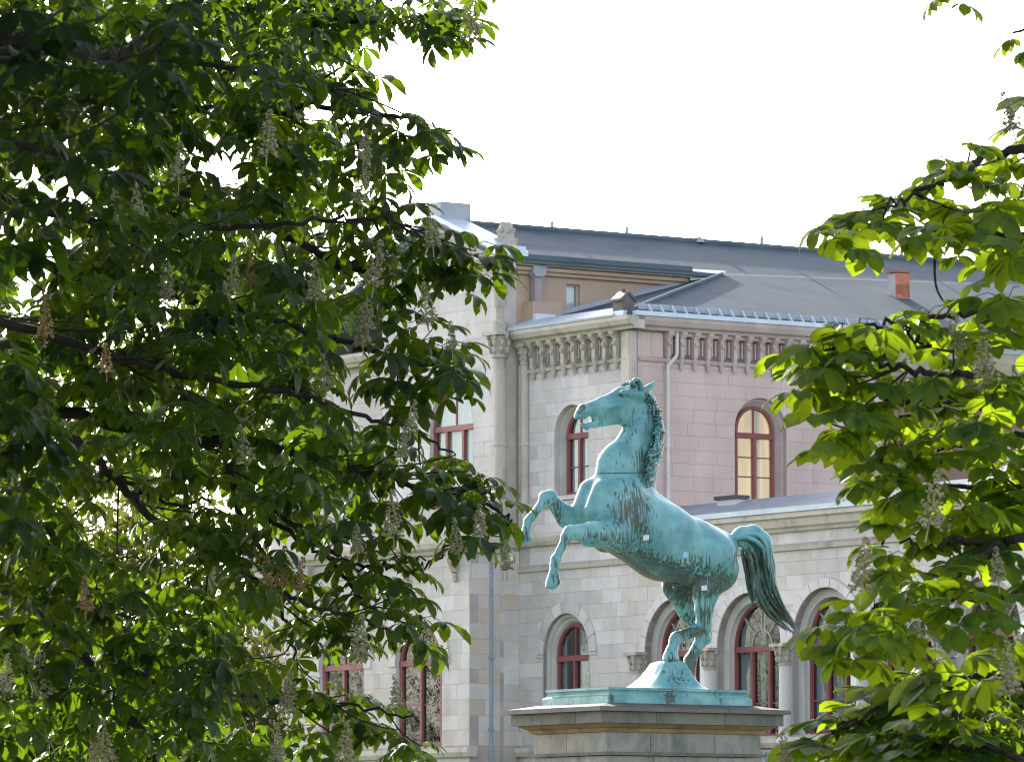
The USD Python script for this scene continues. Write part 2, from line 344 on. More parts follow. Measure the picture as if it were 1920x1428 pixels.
def window(face, c, hw, z0, zs, d, transom=None, mull=(0.0,), bars=(), fan=False, curtain=None, depth=1.6, room="room_dark", square=False, curtain_cover=((-1, 1),), frame_w=0.085):
    """frame (the part) with mullions, panes and curtain as its pieces. The room behind is a closed box."""
    shape = (lambda w, zz=0.0: Polygon([[c - w, z0 + zz], [c - w, zs + w * 0 - zz], [c + w, zs - zz], [c + w, z0 + zz]])) if square else (lambda w, zz=0.0: Polygon(arch(c, w, z0 + zz, zs)))
    zt = zs - 0.07 if transom is None else transom
    outer, inner = shape(hw), shape(hw - frame_w, frame_w)
    fr = obj("window", face.slab(outer.difference(inner), -d, -d + 0.09), "red_paint", palace)
    if not square:
        obj("transom", face.box(c - hw + 0.02, c + hw - 0.02, zt, zt + 0.15, -d + 0.002, -d + 0.115), "red_paint", fr)
    for m in mull:
        top = zt if not square else zs - frame_w
        obj("mullion", face.box(c + m - 0.05, c + m + 0.05, z0 + frame_w, top, -d + 0.004, -d + 0.10), "red_paint", fr)
    for b in bars:
        obj("glazing_bar", face.box(c - hw + frame_w, c + hw - frame_w, b - 0.017, b + 0.017, -d + 0.012, -d + 0.05), "red_paint", fr)
    if fan:
        rr, zc = hw - frame_w, zt + 0.15
        ring = Point(c, zc).buffer(rr * 0.42, 24).difference(Point(c, zc).buffer(rr * 0.42 - 0.03, 24)).intersection(sbox(c - 9, zc, c + 9, zc + 9))
        spokes = [affinity.rotate(sbox(c + rr * 0.42, zc - 0.013, c + rr * 1.1, zc + 0.013), a, origin=(c, zc)) for a in (45, 90, 135)]
        obj("fanlight_bar", face.slab(unary_union([ring, *spokes]).intersection(inner.buffer(0.02)), -d + 0.012, -d + 0.05), "pink_bar", fr)
    elif not square:
        obj("fanlight_bar", face.box(c - 0.022, c + 0.022, zt + 0.15, zs + hw - frame_w, -d + 0.012, -d + 0.05), "red_paint", fr)
    # panes between the bars
    xs = [c - hw + frame_w] + [c + m for m in mull] + [c + hw - frame_w]
    zsplit = [z0 + frame_w] + list(bars) + ([zt + 0.07] if not square else [zs - frame_w])
    for x0, x1 in zip(xs[:-1], xs[1:]):
        for a0, a1 in zip(zsplit[:-1], zsplit[1:]):
            obj("pane", face.slab(sbox(x0 + 0.004, a0 + 0.004, x1 - 0.004, a1 - 0.004), -d + 0.02, -d + 0.024), "glass", fr)
    if not square:
        for q in (sbox(c - 9, zt + 0.08, c - 0.002, 99), sbox(c + 0.002, zt + 0.08, c + 9, 99)):
            obj("pane", face.slab(inner.intersection(q), -d + 0.02, -d + 0.024), "glass", fr)
    if curtain:
        n = 40
        for a, b in curtain_cover:
            t = np.linspace(c + a * hw, c + b * hw, n)
            top = np.minimum(zs + np.sqrt(np.maximum(hw ** 2 - (t - c) ** 2, 0)) if not square else zs, zs + hw)
            dd = -d - 0.10 + 0.025 * np.sin((t - c) * 38 + c) + 0.012 * np.sin((t - c) * 91)
            R = [np.stack([t, np.full(n, z0 + 0.05), dd], 1), np.stack([t, top, dd], 1)]
            obj("curtain", face.loft(R), curtain, fr)
    # room
    v, f = face.box(c - hw - 0.5, c + hw + 0.5, z0 - 0.5, zs + hw + 0.4, -d - depth, -d - 0.16)
    return fr


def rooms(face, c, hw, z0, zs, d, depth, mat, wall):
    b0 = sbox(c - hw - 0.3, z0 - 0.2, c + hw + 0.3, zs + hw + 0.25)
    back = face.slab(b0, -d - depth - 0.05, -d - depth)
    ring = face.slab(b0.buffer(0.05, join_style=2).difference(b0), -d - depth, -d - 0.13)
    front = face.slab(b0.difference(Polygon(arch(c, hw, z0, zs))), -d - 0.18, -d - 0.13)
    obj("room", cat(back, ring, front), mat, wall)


def reveal(face, c, prof, z0, zs, mat, wall, zs_of=None):
    rings = []
    for hw, d in prof:
        o = arch(c, hw, z0, zs)
        rings.append(np.column_stack([o, np.full(len(o), d)]))
    obj("reveal", face.loft(rings), mat, wall, smooth=40)
    hw0, hw1, d1 = prof[0][0], prof[-1][0], prof[-1][1]


def archivolt(face, c, r0, r1, zs, z_foot, mat, wall, proud=0.045, n=9):
    """raised ring over an arch, cut into its voussoirs"""
    for i in range(n):
        a0, a1 = np.pi * i / n + 0.006, np.pi * (i + 1) / n - 0.006
        t = np.linspace(a0, a1, 5)
        p = Polygon(np.vstack([np.stack([c + r1 * np.cos(t), zs + r1 * np.sin(t)], 1), np.stack([c + r0 * np.cos(t[::-1]), zs + r0 * np.sin(t[::-1])], 1)]))
        obj("arch_stone", face.slab(p, -0.03, proud + rng.uniform(-0.004, 0.004)), mat if i % 3 else "cream_stone", wall)
    if z_foot < zs - 0.02:
        for sgn in (-1, 1):
            x0, x1 = sorted((c + sgn * r0, c + sgn * r1))
            obj("arch_stone", face.box(x0, x1, z_foot, zs - 0.008, -0.03, proud), mat, wall)


def capital(face, s, z0, z1, d, r, wall, mat="carved_stone", name="capital"):
    h = z1 - z0
    parts = [face.turn(s, [(r * 1.12, z0), (r * 1.18, z0 + 0.04), (r * 1.0, z0 + 0.07), (r * 1.05, z0 + 0.4 * h), (r * 1.45, z0 + 0.8 * h), (r * 1.5, z0 + 0.83 * h)], d, 12),
             face.box(s - r * 1.75, s + r * 1.75, z1 - 0.15 * h, z1, -0.02, d + r * 1.75)]
    for row, (zz, rr, k, rad) in enumerate(((0.30, 1.15, 7, 0.42), (0.58, 1.35, 8, 0.40), (0.80, 1.6, 6, 0.36))):
        for i in range(k):
            a = 2 * np.pi * (i + 0.5 * (row % 2)) / k
            parts.append(lump(face, s + r * rr * np.cos(a), z0 + zz * h, d + r * rr * np.sin(a), r * rad, (0.8, 1.35, 0.8)))
    obj(name, cat(*parts), mat, wall, smooth=35)


W1, PINK, GAB, LOW = Face("u", 0.0), Face("v", 0.0), Face("u", -0.5), Face("u", -1.5)


def on(face, px, py):
    r = ray(px, py)
    t = ((face.o - CAM) @ face.n) / (r @ face.n)
    q = CAM + r * t
    return (q - face.o) @ face.e, q[2]


VB = 5.2                                          # where the gabled block's side wall stands
VL = on(LOW, 880, 1250)[0]
ZE, SL = 17.0, 0.38                                # eaves and roof pitch
RV = 8.2                                          # ridge
roof_z = lambda v: ZE + SL * (v + 0.35)

# --- cream wall left of the corner, upper and lower storey, and the arcade that carries on from it
wall_poly = sbox(0, 0, VB, 16.9)
w_up = dict(c=2.76, z0=12.5, zs=14.1)
w_lo = dict(c=3.0, z0=5.9, zs=8.3)
holes = [Polygon(arch(w_up["c"], 0.79, w_up["z0"], w_up["zs"])), Polygon(arch(w_lo["c"], 1.06, w_lo["z0"], w_lo["zs"]))]
wall1 = obj("wall", W1.slab(wall_poly.difference(unary_union(holes)), -0.32, -0.012), "mortar", palace)
stones = sbox(0.42, 12.5, 4.72, 15.85).union(sbox(0.0, 5.9, VB, 10.52)).union(sbox(0.42, 10.7, 4.72, 12.3))
ring_lo = Polygon(arch(w_lo["c"], 1.38, w_lo["zs"] - 0.08, w_lo["zs"]))
region1 = stones.difference(unary_union(holes + [ring_lo]))
ashlar(W1, wall1, region1.intersection(sbox(-1, 10.6, 9, 20)), 0.365, 0.95, ["cream_stone", "grey_stone", "ochre_stone"], weights=[0.72, 0.26, 0.02], seed=1)
ashlar(W1, wall1, region1.intersection(sbox(-1, 0, 9, 10.6)), 0.365, 0.95, ["cream_stone", "beige_stone", "grey_stone", "ochre_stone"], weights=[0.20, 0.40, 0.34, 0.06], seed=17)
ashlar(W1, wall1, sbox(0, 3.0, VB, 5.7), 0.45, 1.1, ["cream_stone", "grey_stone"], seed=2)
archivolt(W1, w_lo["c"], 1.06, 1.38, w_lo["zs"], w_lo["zs"] - 0.08, "grey_stone", wall1, 0.03)
reveal(W1, w_lo["c"], [(1.06, 0.03), (1.06, -0.1), (0.97, -0.13), (0.95, -0.2), (0.88, -0.22), (0.80, -0.35)], 5.9, 8.3, "grey_stone", wall1)
reveal(W1, w_up["c"], [(0.79, 0.005), (0.77, -0.16), (0.70, -0.18), (0.66, -0.26), (0.60, -0.35)], 12.5, 14.1, "grey_stone", wall1)
window(W1, w_lo["c"], 0.80, 5.9, 8.3, 0.35, transom=8.1, bars=(7.0,), curtain="grey_curtain", curtain_cover=((-1, 0.02), (0.75, 1)))
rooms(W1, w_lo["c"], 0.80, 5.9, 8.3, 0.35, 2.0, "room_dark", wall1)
window(W1, w_up["c"], 0.60, 12.5, 14.1, 0.35, transom=14.0, bars=(13.25,), curtain="curtain", curtain_cover=((-1, 1),))
rooms(W1, w_up["c"], 0.60, 12.5, 14.1, 0.35, 2.0, "room_dark", wall1)
obj("sill", W1.profile(w_up["c"] - 0.95, w_up["c"] + 0.95, [(-0.35, 12.36), (0.16, 12.36), (0.16, 12.44), (-0.35, 12.5)]), "grey_stone", palace)

# arcade
AC = [-1.91 - 3.16 * k for k in range(6)]
arc_holes = [Polygon(arch(c, 1.35, 5.9, 8.2)) for c in AC]
arc_poly = sbox(-19.3, 0, 0, 11.0)
wall2 = obj("wall", W1.slab(arc_poly.difference(unary_union(arc_holes)), -0.22, -0.012), "mortar", palace)
rings = [Polygon(arch(c, 1.6, 8.2, 8.2)) for c in AC]
ashlar(W1, wall2, sbox(-17.5, 5.9, 0, 10.52).difference(unary_union(arc_holes + rings)), 0.365, 0.95, ["cream_stone", "beige_stone", "grey_stone", "ochre_stone"], weights=[0.24, 0.36, 0.36, 0.04], seed=3)
ashlar(W1, wall2, sbox(-17.5, 10.7, 0, 11.0), 0.31, 1.6, ["cream_stone", "grey_stone"], seed=4)
ashlar(W1, wall2, sbox(-17.5, 3.0, 0, 5.55), 0.45, 1.1, ["cream_stone", "grey_stone"], seed=5)
for i, c in enumerate(AC):
    archivolt(W1, c, 1.35, 1.585, 8.2, 8.2, "cream_stone", wall2, 0.025, 11)
    reveal(W1, c, [(1.35, 0.025), (1.35, -0.2)], 5.9, 8.2, "ochre_stone" if i in (0, 1) else "cream_stone", wall2)
    for sgn in range(1):
        ringp = Polygon(arch(c, 1.35, 5.9, 8.2)).difference(Polygon(arch(c, 1.12, 5.9, 8.2)))
        obj("arch_order", W1.slab(ringp, -0.3, -0.2), "grey_stone", wall2)
    reveal(W1, c, [(1.12, -0.3), (1.10, -0.45)], 5.9, 8.2, "cream_stone", wall2)
    fr = window(W1, c, 1.10, 5.9, 8.2, 0.45, transom=8.06, mull=(-0.37, 0.37), bars=(6.75,), fan=True, curtain="grey_curtain", curtain_cover=((0.62, 0.95), (0.0, 0.2), (-1.0, -0.8)), frame_w=0.07)
    rooms(W1, c, 1.10, 5.9, 8.2, 0.45, 3.0, "room_dark", wall2)
    if i in (0, 2):
        obj("blind", W1.box(c - 1.10, c - 0.68, 7.05 if i == 0 else 6.85, 7.98, -0.285, -0.27), "curtain", fr)
for k in range(6):
    s = -0.33 - 3.16 * k
    obj("column", W1.turn(s, [(0.24, 5.7), (0.24, 5.8), (0.19, 5.86), (0.17, 5.92), (0.16, 6.6), (0.155, 7.6), (0.17, 7.64)], 0.06, 16), "cream_stone", palace, smooth=35)
    capital(W1, s, 7.64, 8.2, 0.06, 0.165, wall2)
obj("cornice", W1.profile(-18.5, -0.02, [(-0.1, 11.0), (0.08, 11.0), (0.12, 11.08), (0.2, 11.12), (0.26, 11.3), (0.34, 11.34), (0.34, 11.46), (-0.1, 11.46)]), "trim_stone", palace)
obj("gutter", W1.profile(-18.5, -0.02, [(-0.3, 11.47), (0.38, 11.47), (0.40, 11.60), (-0.3, 11.66)]), "zinc", palace)
obj("string_course", W1.profile(-18.5, VB, [(-0.02, 10.53), (0.06, 10.53), (0.09, 10.62), (0.03, 10.68), (-0.02, 10.68)]), "trim_stone", palace)
obj("plinth_course", W1.profile(-18.5, VB, [(-0.1, 5.6), (0.12, 5.6), (0.2, 5.72), (0.2, 5.84), (-0.3, 5.9)]), "trim_stone", palace)
# balustrade bars below the arcade windows
for i, c in enumerate(AC[1:3]):
    for j in range(9):
        x = c - 1.0 + 0.22 * j
        obj("baluster", W1.turn(x, [(0.05, 5.0), (0.07, 5.15), (0.04, 5.3), (0.05, 5.45), (0.06, 5.52)], 0.10, 8), "zinc_dull", palace, smooth=40)
# roof over the arcade
zb = on(Face("u", 1.6), 1500, 927)[1]
v = np.array([C0 + A * u + B * vv + [0, 0, z] for u, vv, z in ((0.25, -0.02, 11.62), (0.25, -18.5, 11.62), (1.6, -18.5, zb), (1.6, -0.02, zb), (9, -18.5, zb + 0.02), (9, -0.02, zb + 0.02))])
obj("arcade_roof", (v, np.array([[0, 2, 1], [0, 3, 2], [3, 4, 2], [3, 5, 4]])), "zinc_dull", palace)

# --- rose wall
p_up = dict(c=4.2, z0=12.1, zs=14.22)
pink_poly = sbox(0, 10.5, 8.5, 16.9)
ph = Polygon(arch(p_up["c"], 0.855, p_up["z0"], p_up["zs"]))
wall3 = obj("wall", PINK.slab(pink_poly.difference(ph), -0.32, -0.012), "rose_mortar", palace)
ashlar(PINK, wall3, sbox(0.3, 11.4, 8.5, 15.85).difference(ph), 0.365, 1.0, ["rose_stone", "rose_stone_dark"], weights=[0.85, 0.15], seed=6)
ashlar(PINK, wall3, sbox(0.3, 15.98, 1.0, 16.62), 0.64, 1.0, ["rose_stone"], seed=7)
reveal(PINK, p_up["c"], [(0.855, 0.005), (0.85, -0.12), (0.78, -0.14), (0.74, -0.24), (0.65, -0.35)], 12.1, 14.22, "rose_trim", wall3)
window(PINK, p_up["c"], 0.65, 12.1, 14.22, 0.35, transom=14.0, bars=(12.98, 13.5), curtain="added_drape_glow", curtain_cover=((-0.98, -0.72), (0.04, 0.48)))
rooms(PINK, p_up["c"], 0.65, 12.1, 14.22, 0.35, 1.2, "added_room_glow", wall3)
obj("string_course", PINK.profile(0.2, 8.6, [(-0.02, 15.86), (0.05, 15.86), (0.08, 15.92), (0.03, 15.97), (-0.02, 15.97)]), "rose_trim", palace)
obj("string_course", W1.profile(0.2, 4.75, [(-0.02, 15.86), (0.05, 15.86), (0.08, 15.92), (0.03, 15.97), (-0.02, 15.97)]), "trim_stone", palace)


def corbel(face, s, w, mat, wall, gap):
    """one bracket of the frieze, with its hanging drop and the two slim fins of the sunk panel beside it"""
    parts = [face.box(s - w / 2, s + w / 2, 16.0, 16.66, -0.02, 0.13), face.profile(s - w / 2 - 0.02, s + w / 2 + 0.02, [(-0.02, 16.42), (0.15, 16.5), (0.24, 16.6), (0.26, 16.67), (-0.02, 16.67)]),
             face.turn(s, [(0.0, 15.62), (w * 0.35, 15.72), (w * 0.62, 15.92), (w * 0.5, 16.02)], 0.06, 8), lump(face, s, 16.36, 0.15, w * 0.45, (1, 1.3, 0.8))]
    for q in (0.36, 0.64):
        parts.append(face.box(s + gap * q - 0.022, s + gap * q + 0.022, 16.08, 16.5, -0.02, 0.045))
    parts.append(face.box(s + w / 2, s + gap - w / 2, 16.56, 16.66, -0.02, 0.11))
    obj("corbel", cat(*[(np.asarray(p.vertices), np.asarray(p.faces)) if hasattr(p, "faces") else p for p in parts]), mat, wall)


for k in range(9):
    corbel(W1, 0.62 + 0.48 * k, 0.15, "carved_stone", wall1, 0.48)
for k in range(17):
    corbel(PINK, 1.12 + 0.435 * k, 0.12, "rose_trim", wall3, 0.435)
obj("frieze_panel", W1.box(0.5, 4.7, 15.97, 16.66, -0.03, -0.012), "trim_stone", palace)
obj("frieze_panel", PINK.box(1.02, 8.5, 15.97, 16.66, -0.03, -0.012), "rose_trim", palace)
cor = [(-0.1, 16.67), (0.2, 16.67), (0.24, 16.74), (0.36, 16.78), (0.44, 16.9), (0.44, 17.0), (-0.1, 17.0)]
obj("cornice", W1.profile(-0.44, VB, cor), "trim_stone", palace)
obj("cornice", PINK.profile(-0.1, 8.9, cor), "rose_trim", palace)
obj("gutter", W1.profile(0.22, VB - 0.1, [(-0.9, 17.01), (0.46, 17.01), (0.48, 17.06), (0.40, 17.12), (-0.1, 17.32), (-0.9, 17.32)]), "zinc", palace)
obj("gutter", PINK.profile(-0.2, 8.9, [(0.0, 17.01), (0.47, 17.01), (0.47, 17.13), (0.0, 17.13)]), "zinc", palace)
obj("snow_guard", PINK.profile(0.2, 8.9, [(-0.02, 17.14), (0.0, 17.14), (0.0, 17.38), (-0.02, 17.38)]), "zinc_dull", palace)
for k in range(22):
    s = 0.5 + 0.385 * k
    obj("guard_post", PINK.profile(s, s + 0.035, [(0.001, 17.14), (0.22, 17.14), (0.02, 17.37), (0.001, 17.37)]), "zinc", palace)
# corner pier and its dark joint
obj("corner_pier", W1.box(0.0, 0.40, 10.7, 16.64, -0.02, 0.07), "trim_stone", palace)
obj("corner_pier", PINK.box(-0.07, 0.10, 10.7, 16.64, -0.02, 0.06), "rose_trim", palace)
obj("corner_pier", PINK.box(0.17, 0.29, 10.7, 16.64, -0.05, 0.02), "rose_trim", palace)
# colonnettes at the left end of the cream wall
for s, r, d in ((4.86, 0.11, 0.05), (5.06, 0.07, 0.04)):
    obj("colonnette", W1.turn(s, [(r * 1.3, 11.5), (r * 1.3, 11.7), (r, 11.76), (r, 13.9), (r * 1.2, 13.93), (r * 1.2, 13.99), (r, 14.02), (r * 0.97, 16.1)], d, 14), "trim_stone", palace, smooth=35)
capital(W1, 4.86, 16.1, 16.66, 0.05, 0.12, wall1)
# drain pipes
def pipe(face, s, z0, z1, r, mat, d=0.12, hopper=False, bend=False):
    pts = [(s, z0, d), (s, (z0 + z1) / 2, d), (s, z1, d)]
    if bend:
        pts = [(s, z0, d), (s, z1 - 1.15, d), (s, z1 - 1.0, d), (s + 0.28, z1 - 0.72, d), (s + 0.30, z1 - 0.6, d), (s + 0.3, z1, d)]
    v, f = tube(np.array(pts, float), r, 10)
    parts = [face.put(v, f)]
    for zz in np.arange(z0 + 0.4, z1 - 1.3, 1.9):
        parts.append(face.turn(s, [(r, zz), (r * 1.35, zz + 0.01), (r * 1.35, zz + 0.07), (r, zz + 0.08)], d, 10))
    obj("drain_pipe", cat(*parts), mat, palace, smooth=40)


pipe(PINK, 1.07, 11.3, 16.75, 0.05, "pipe_pale", bend=True)
pipe(PINK, 7.55, 11.3, 16.75, 0.065, "pipe_pale", bend=True)

# --- gabled block behind: front wall, side wall, storey below standing forward
gpoly = Polygon([(VB, 11.4), (11.2, 11.4), (11.2, roof_z(VB)), (RV, roof_z(RV) + 0.02), (VB, roof_z(VB))])
gw = dict(c=7.72, z0=12.4, zs=14.62)
ghole = Polygon(arch(gw["c"], 1.06, gw["z0"], gw["zs"]))
wall4 = obj("wall", GAB.slab(gpoly.difference(ghole), -0.4, -0.012), "mortar", palace)
ashlar(GAB, wall4, Polygon([(VB + 0.02, 12.5), (11.15, 12.5), (11.15, 18.2), (VB + 0.02, 18.2)]).difference(ghole), 0.40, 1.15, ["cream_stone", "grey_stone"], weights=[0.8, 0.2], seed=8)
ashlar(GAB, wall4, gpoly.intersection(sbox(VB + 0.1, 18.2, 11.1, 20)), 0.40, 1.15, ["cream_stone"], seed=9)
reveal(GAB, gw["c"], [(1.06, 0.005), (1.04, -0.2)], 12.4, 14.62, "grey_stone", wall4)
window(GAB, gw["c"], 1.04, 12.4, 14.62, 0.2, transom=14.5, mull=(-0.40, 0.40), bars=(), fan=False, curtain="curtain")
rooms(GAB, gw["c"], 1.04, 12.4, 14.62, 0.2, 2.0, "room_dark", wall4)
SIDE = Face("v", VB)
side_poly = Polygon([(-0.5, 11.4), (0.6, 11.4), (0.6, 16.5), (5.6, 16.5), (5.6, roof_z(VB)), (-0.5, roof_z(VB))])
wall10 = obj("wall", cat(SIDE.box(-0.5, 0.6, 0, 11.39, -0.4, -0.02), GAB.box(VB + 0.01, VL + 0.6, 0, 11.39, -0.4, -0.02)), "mortar", palace)
ashlar(SIDE, wall10, sbox(-0.5, 5.9, 0.0, 11.1), 0.40, 1.0, ["cream_stone", "beige_stone", "grey_stone", "ochre_stone"], weights=[0.30, 0.42, 0.22, 0.06], seed=15)
ashlar(GAB, wall10, sbox(VB, 5.9, VL, 11.1), 0.40, 1.0, ["cream_stone", "beige_stone", "grey_stone", "ochre_stone"], weights=[0.30, 0.42, 0.22, 0.06], seed=16)
wall5 = obj("wall", SIDE.slab(side_poly.difference(sbox(1.55, 17.75, 2.0, 18.42)), -0.4, -0.005), "tan_plaster", palace)
sw = obj("window", SIDE.slab(sbox(1.55, 17.75, 2.0, 18.42).difference(sbox(1.6, 17.8, 1.95, 18.37)), -0.16, -0.1), "carved_stone", palace)
obj("pane", SIDE.box(1.6, 1.95, 17.8, 18.37, -0.15, -0.14), "glass", sw)
obj("curtain", SIDE.box(1.55, 2.0, 17.7, 18.45, -0.26, -0.2), "curtain", sw)
for dz, dd in ((0.0, 0.12), (0.10, 0.22), (0.22, 0.34)):
    z0 = roof_z(VB) - 0.52 + dz
    obj("eaves_board", SIDE.box(-0.5, 5.5, z0, z0 + 0.10, -0.02, dd), "tan_plaster" if dz < 0.2 else "trim_stone", palace)
zt = roof_z(VB) - 0.16
obj("cornice", GAB.profile(VB - 0.42, VB + 1.1, [(-0.3, zt - 0.12), (0.3, zt - 0.12), (0.44, zt + 0.02), (0.44, zt + 0.12), (-0.3, zt + 0.12)]), "trim_stone", palace)
obj("gutter_block", GAB.box(VB - 0.46, VB + 0.2, zt + 0.13, zt + 0.34, -0.4, 0.42), "zinc", palace)
obj("acroterion", cat(GAB.box(VB + 0.05, VB + 0.6, zt + 0.34, zt + 0.62, -0.5, -0.05), GAB.slab(Polygon([(VB + 0.10, zt + 0.62), (VB + 0.55, zt + 0.62), (VB + 0.50, zt + 0.72), (VB + 0.60, zt + 0.86), (VB + 0.46, zt + 0.90), (VB + 0.42, zt + 1.02), (VB + 0.32, zt + 1.08), (VB + 0.22, zt + 1.02), (VB + 0.18, zt + 0.90), (VB + 0.04, zt + 0.86), (VB + 0.14, zt + 0.72)]), -0.42, -0.14), lump(GAB, VB + 0.32, zt + 0.86, -0.14, 0.10)), "carved_stone", palace)
# hopper and pipe on the side wall, stone stub with a zinc foot
obj("drain_pipe", SIDE.box(0.33, 0.57, 17.5, 18.52, 0.06, 0.26), "duct", palace)
obj("hopper", SIDE.slab(Polygon([(0.33, 18.521), (0.57, 18.521), (0.66, 18.62), (0.66, 18.86), (0.24, 18.86), (0.24, 18.62)]), 0.03, 0.34), "pipe_grey", palace)
obj("stub_wall", SIDE.box(0.1, 1.05, 17.2, 17.82, -0.02, 0.5), "tan_plaster", palace)
obj("stub_cap", SIDE.profile(0.1, 0.75, [(0.5, 17.1), (0.72, 17.1), (0.62, 17.48), (0.5, 17.48)]), "zinc", palace)
# corner column of the gabled block
cs = VB + 0.12
obj("column", GAB.turn(cs, [(0.24, 11.5), (0.24, 11.66), (0.19, 11.74), (0.18, 13.9), (0.21, 13.93), (0.21, 14.0), (0.18, 14.03), (0.17, 16.3)], 0.05, 16), "trim_stone", palace, smooth=35)
capital(GAB, cs, 16.3, 17.0, 0.05, 0.2, wall4)
obj("column", GAB.turn(cs, [(0.2, 17.0), (0.2, 17.25), (0.12, 17.3), (0.13, 17.6), (0.16, 17.7), (0.2, 18.1), (0.16, 18.4), (0.2, 18.62)], 0.03, 12), "carved_stone", palace, smooth=35)
# verge copings of the gable and its apex block
for sgn in (1, -1):
    a, b = (VB - 0.5, RV) if sgn > 0 else (RV, 2 * RV - VB + 0.5)
    zz = lambda s: roof_z(RV) - SL * abs(s - RV)
    p = Polygon([(a, zz(a) + 0.1), (b, zz(b) + 0.1), (b, zz(b) + 0.24), (a, zz(a) + 0.24)])
    obj("verge", GAB.slab(p, -0.45, 0.4), "zinc", palace)
    p2 = Polygon([(a, zz(a) - 0.22), (b, zz(b) - 0.22), (b, zz(b) + 0.09), (a, zz(a) + 0.09)])
    obj("raking_cornice", GAB.slab(p2, -0.05, 0.3), "trim_stone", palace)
obj("apex_block", GAB.box(RV - 0.50, RV + 0.20, roof_z(RV) + 0.05, roof_z(RV) + 0.50, -0.6, 0.38), "zinc_dull", palace)

# storey standing forward below the gable, with its balcony edge
LW = [on(LOW, x, 1200)[0] for x in (790, 645)]
lw_c = [9.4, 9.4 + (LW[1] - LW[0])]
lw_c = [LW[0] + 0.12, LW[1] + 0.12, 2 * LW[1] - LW[0] + 0.12]
lpoly = sbox(VL, 0, VL + 10.9, 11.2)
lholes = [Polygon(arch(c, 1.12, 5.9, 8.15)) for c in lw_c]
lrings = [Polygon(arch(c, 1.5, 8.1, 8.1)) for c in lw_c]
wall6 = obj("wall", LOW.slab(lpoly.difference(unary_union(lholes)), -0.3, -0.012), "mortar", palace)
ashlar(LOW, wall6, sbox(VL, 5.9, VL + 10.9, 11.0).difference(unary_union(lholes + lrings)), 0.40, 1.1, ["cream_stone", "beige_stone", "grey_stone", "ochre_stone"], weights=[0.30, 0.42, 0.22, 0.06], seed=10)
ashlar(LOW, wall6, sbox(VL, 3.0, VL + 10.9, 5.6), 0.45, 1.1, ["cream_stone", "grey_stone"], seed=11)
for i, c in enumerate(lw_c):
    archivolt(LOW, c, 1.14, 1.5, 8.1, 8.1, "cream_stone", wall6, 0.03, 11)
    reveal(LOW, c, [(1.12, 0.005), (1.08, -0.06), (1.05, -0.16)], 5.9, 8.15, "grey_stone", wall6)
    window(LOW, c, 1.05, 5.9, 8.15, 0.16, transom=8.1, bars=(7.05,), frame_w=0.12)
    rooms(LOW, c, 1.05, 5.9, 8.15, 0.16, 2.5, "room_dark", wall6)
    obj("apron_panel", LOW.slab(sbox(c - 0.95, 4.4, c + 0.95, 5.35).difference(sbox(c - 0.85, 4.5, c + 0.85, 5.25)), -0.01, 0.05), "trim_stone", palace)
LSIDE = Face("v", VL)
wall7 = obj("wall", LSIDE.slab(sbox(-1.48, 0, 0.0, 11.2), -0.3, -0.02), "mortar", palace)
ashlar(LSIDE, wall7, sbox(-1.49, 5.9, 0, 11.0), 0.40, 1.0, ["cream_stone", "beige_stone", "grey_stone", "ochre_stone"], weights=[0.30, 0.42, 0.22, 0.06], seed=12)
lc = [(-0.1, 11.05), (0.08, 11.05), (0.14, 11.14), (0.28, 11.2), (0.34, 11.34), (0.34, 11.46), (-0.1, 11.5)]
obj("cornice", LOW.profile(VL - 0.34, VL + 11.2, lc), "trim_stone", palace)
obj("cornice", LSIDE.profile(-1.5, 0.0, lc), "trim_stone", palace)
obj("plinth_course", LOW.profile(VL - 0.2, VL + 11, [(-0.1, 5.6), (0.12, 5.6), (0.2, 5.72), (0.2, 5.84), (-0.16, 5.9)]), "trim_stone", palace)
obj("ledge", W1.profile(0.1, VB, [(-0.02, 11.2), (0.12, 11.2), (0.2, 11.3), (0.26, 11.42), (0.26, 11.5), (-0.02, 11.54)]), "trim_stone", palace)
obj("ledge", W1.profile(0.41, VB, [(-0.02, 12.22), (0.08, 12.22), (0.12, 12.28), (0.12, 12.34), (-0.02, 12.36)]), "trim_stone", palace)
v = np.array([C0 + A * u + B * vv + [0, 0, 11.48] for u, vv in ((-1.6, VL), (-1.6, VL + 11), (0.2, VL + 11), (0.2, VL))])
obj("balcony_floor", (v, np.array([[0, 2, 1], [0, 3, 2]])), "zinc_dull", palace)
for k in range(4):
    obj("console", cat(LOW.profile(VL + 0.5 + 2.4 * k, VL + 0.75 + 2.4 * k, [(-0.02, 10.5), (0.1, 10.55), (0.22, 10.85), (0.26, 11.05), (-0.02, 11.05)]), LOW.profile(VL + 0.55 + 2.4 * k, VL + 0.70 + 2.4 * k, [(-0.02, 10.25), (0.06, 10.3), (0.09, 10.5), (-0.02, 10.5)])), "carved_stone", palace)
pipe(GAB, on(GAB, 935, 1200)[0] - 0.05, 4.0, 11.1, 0.075, "pipe_grey", d=0.3)
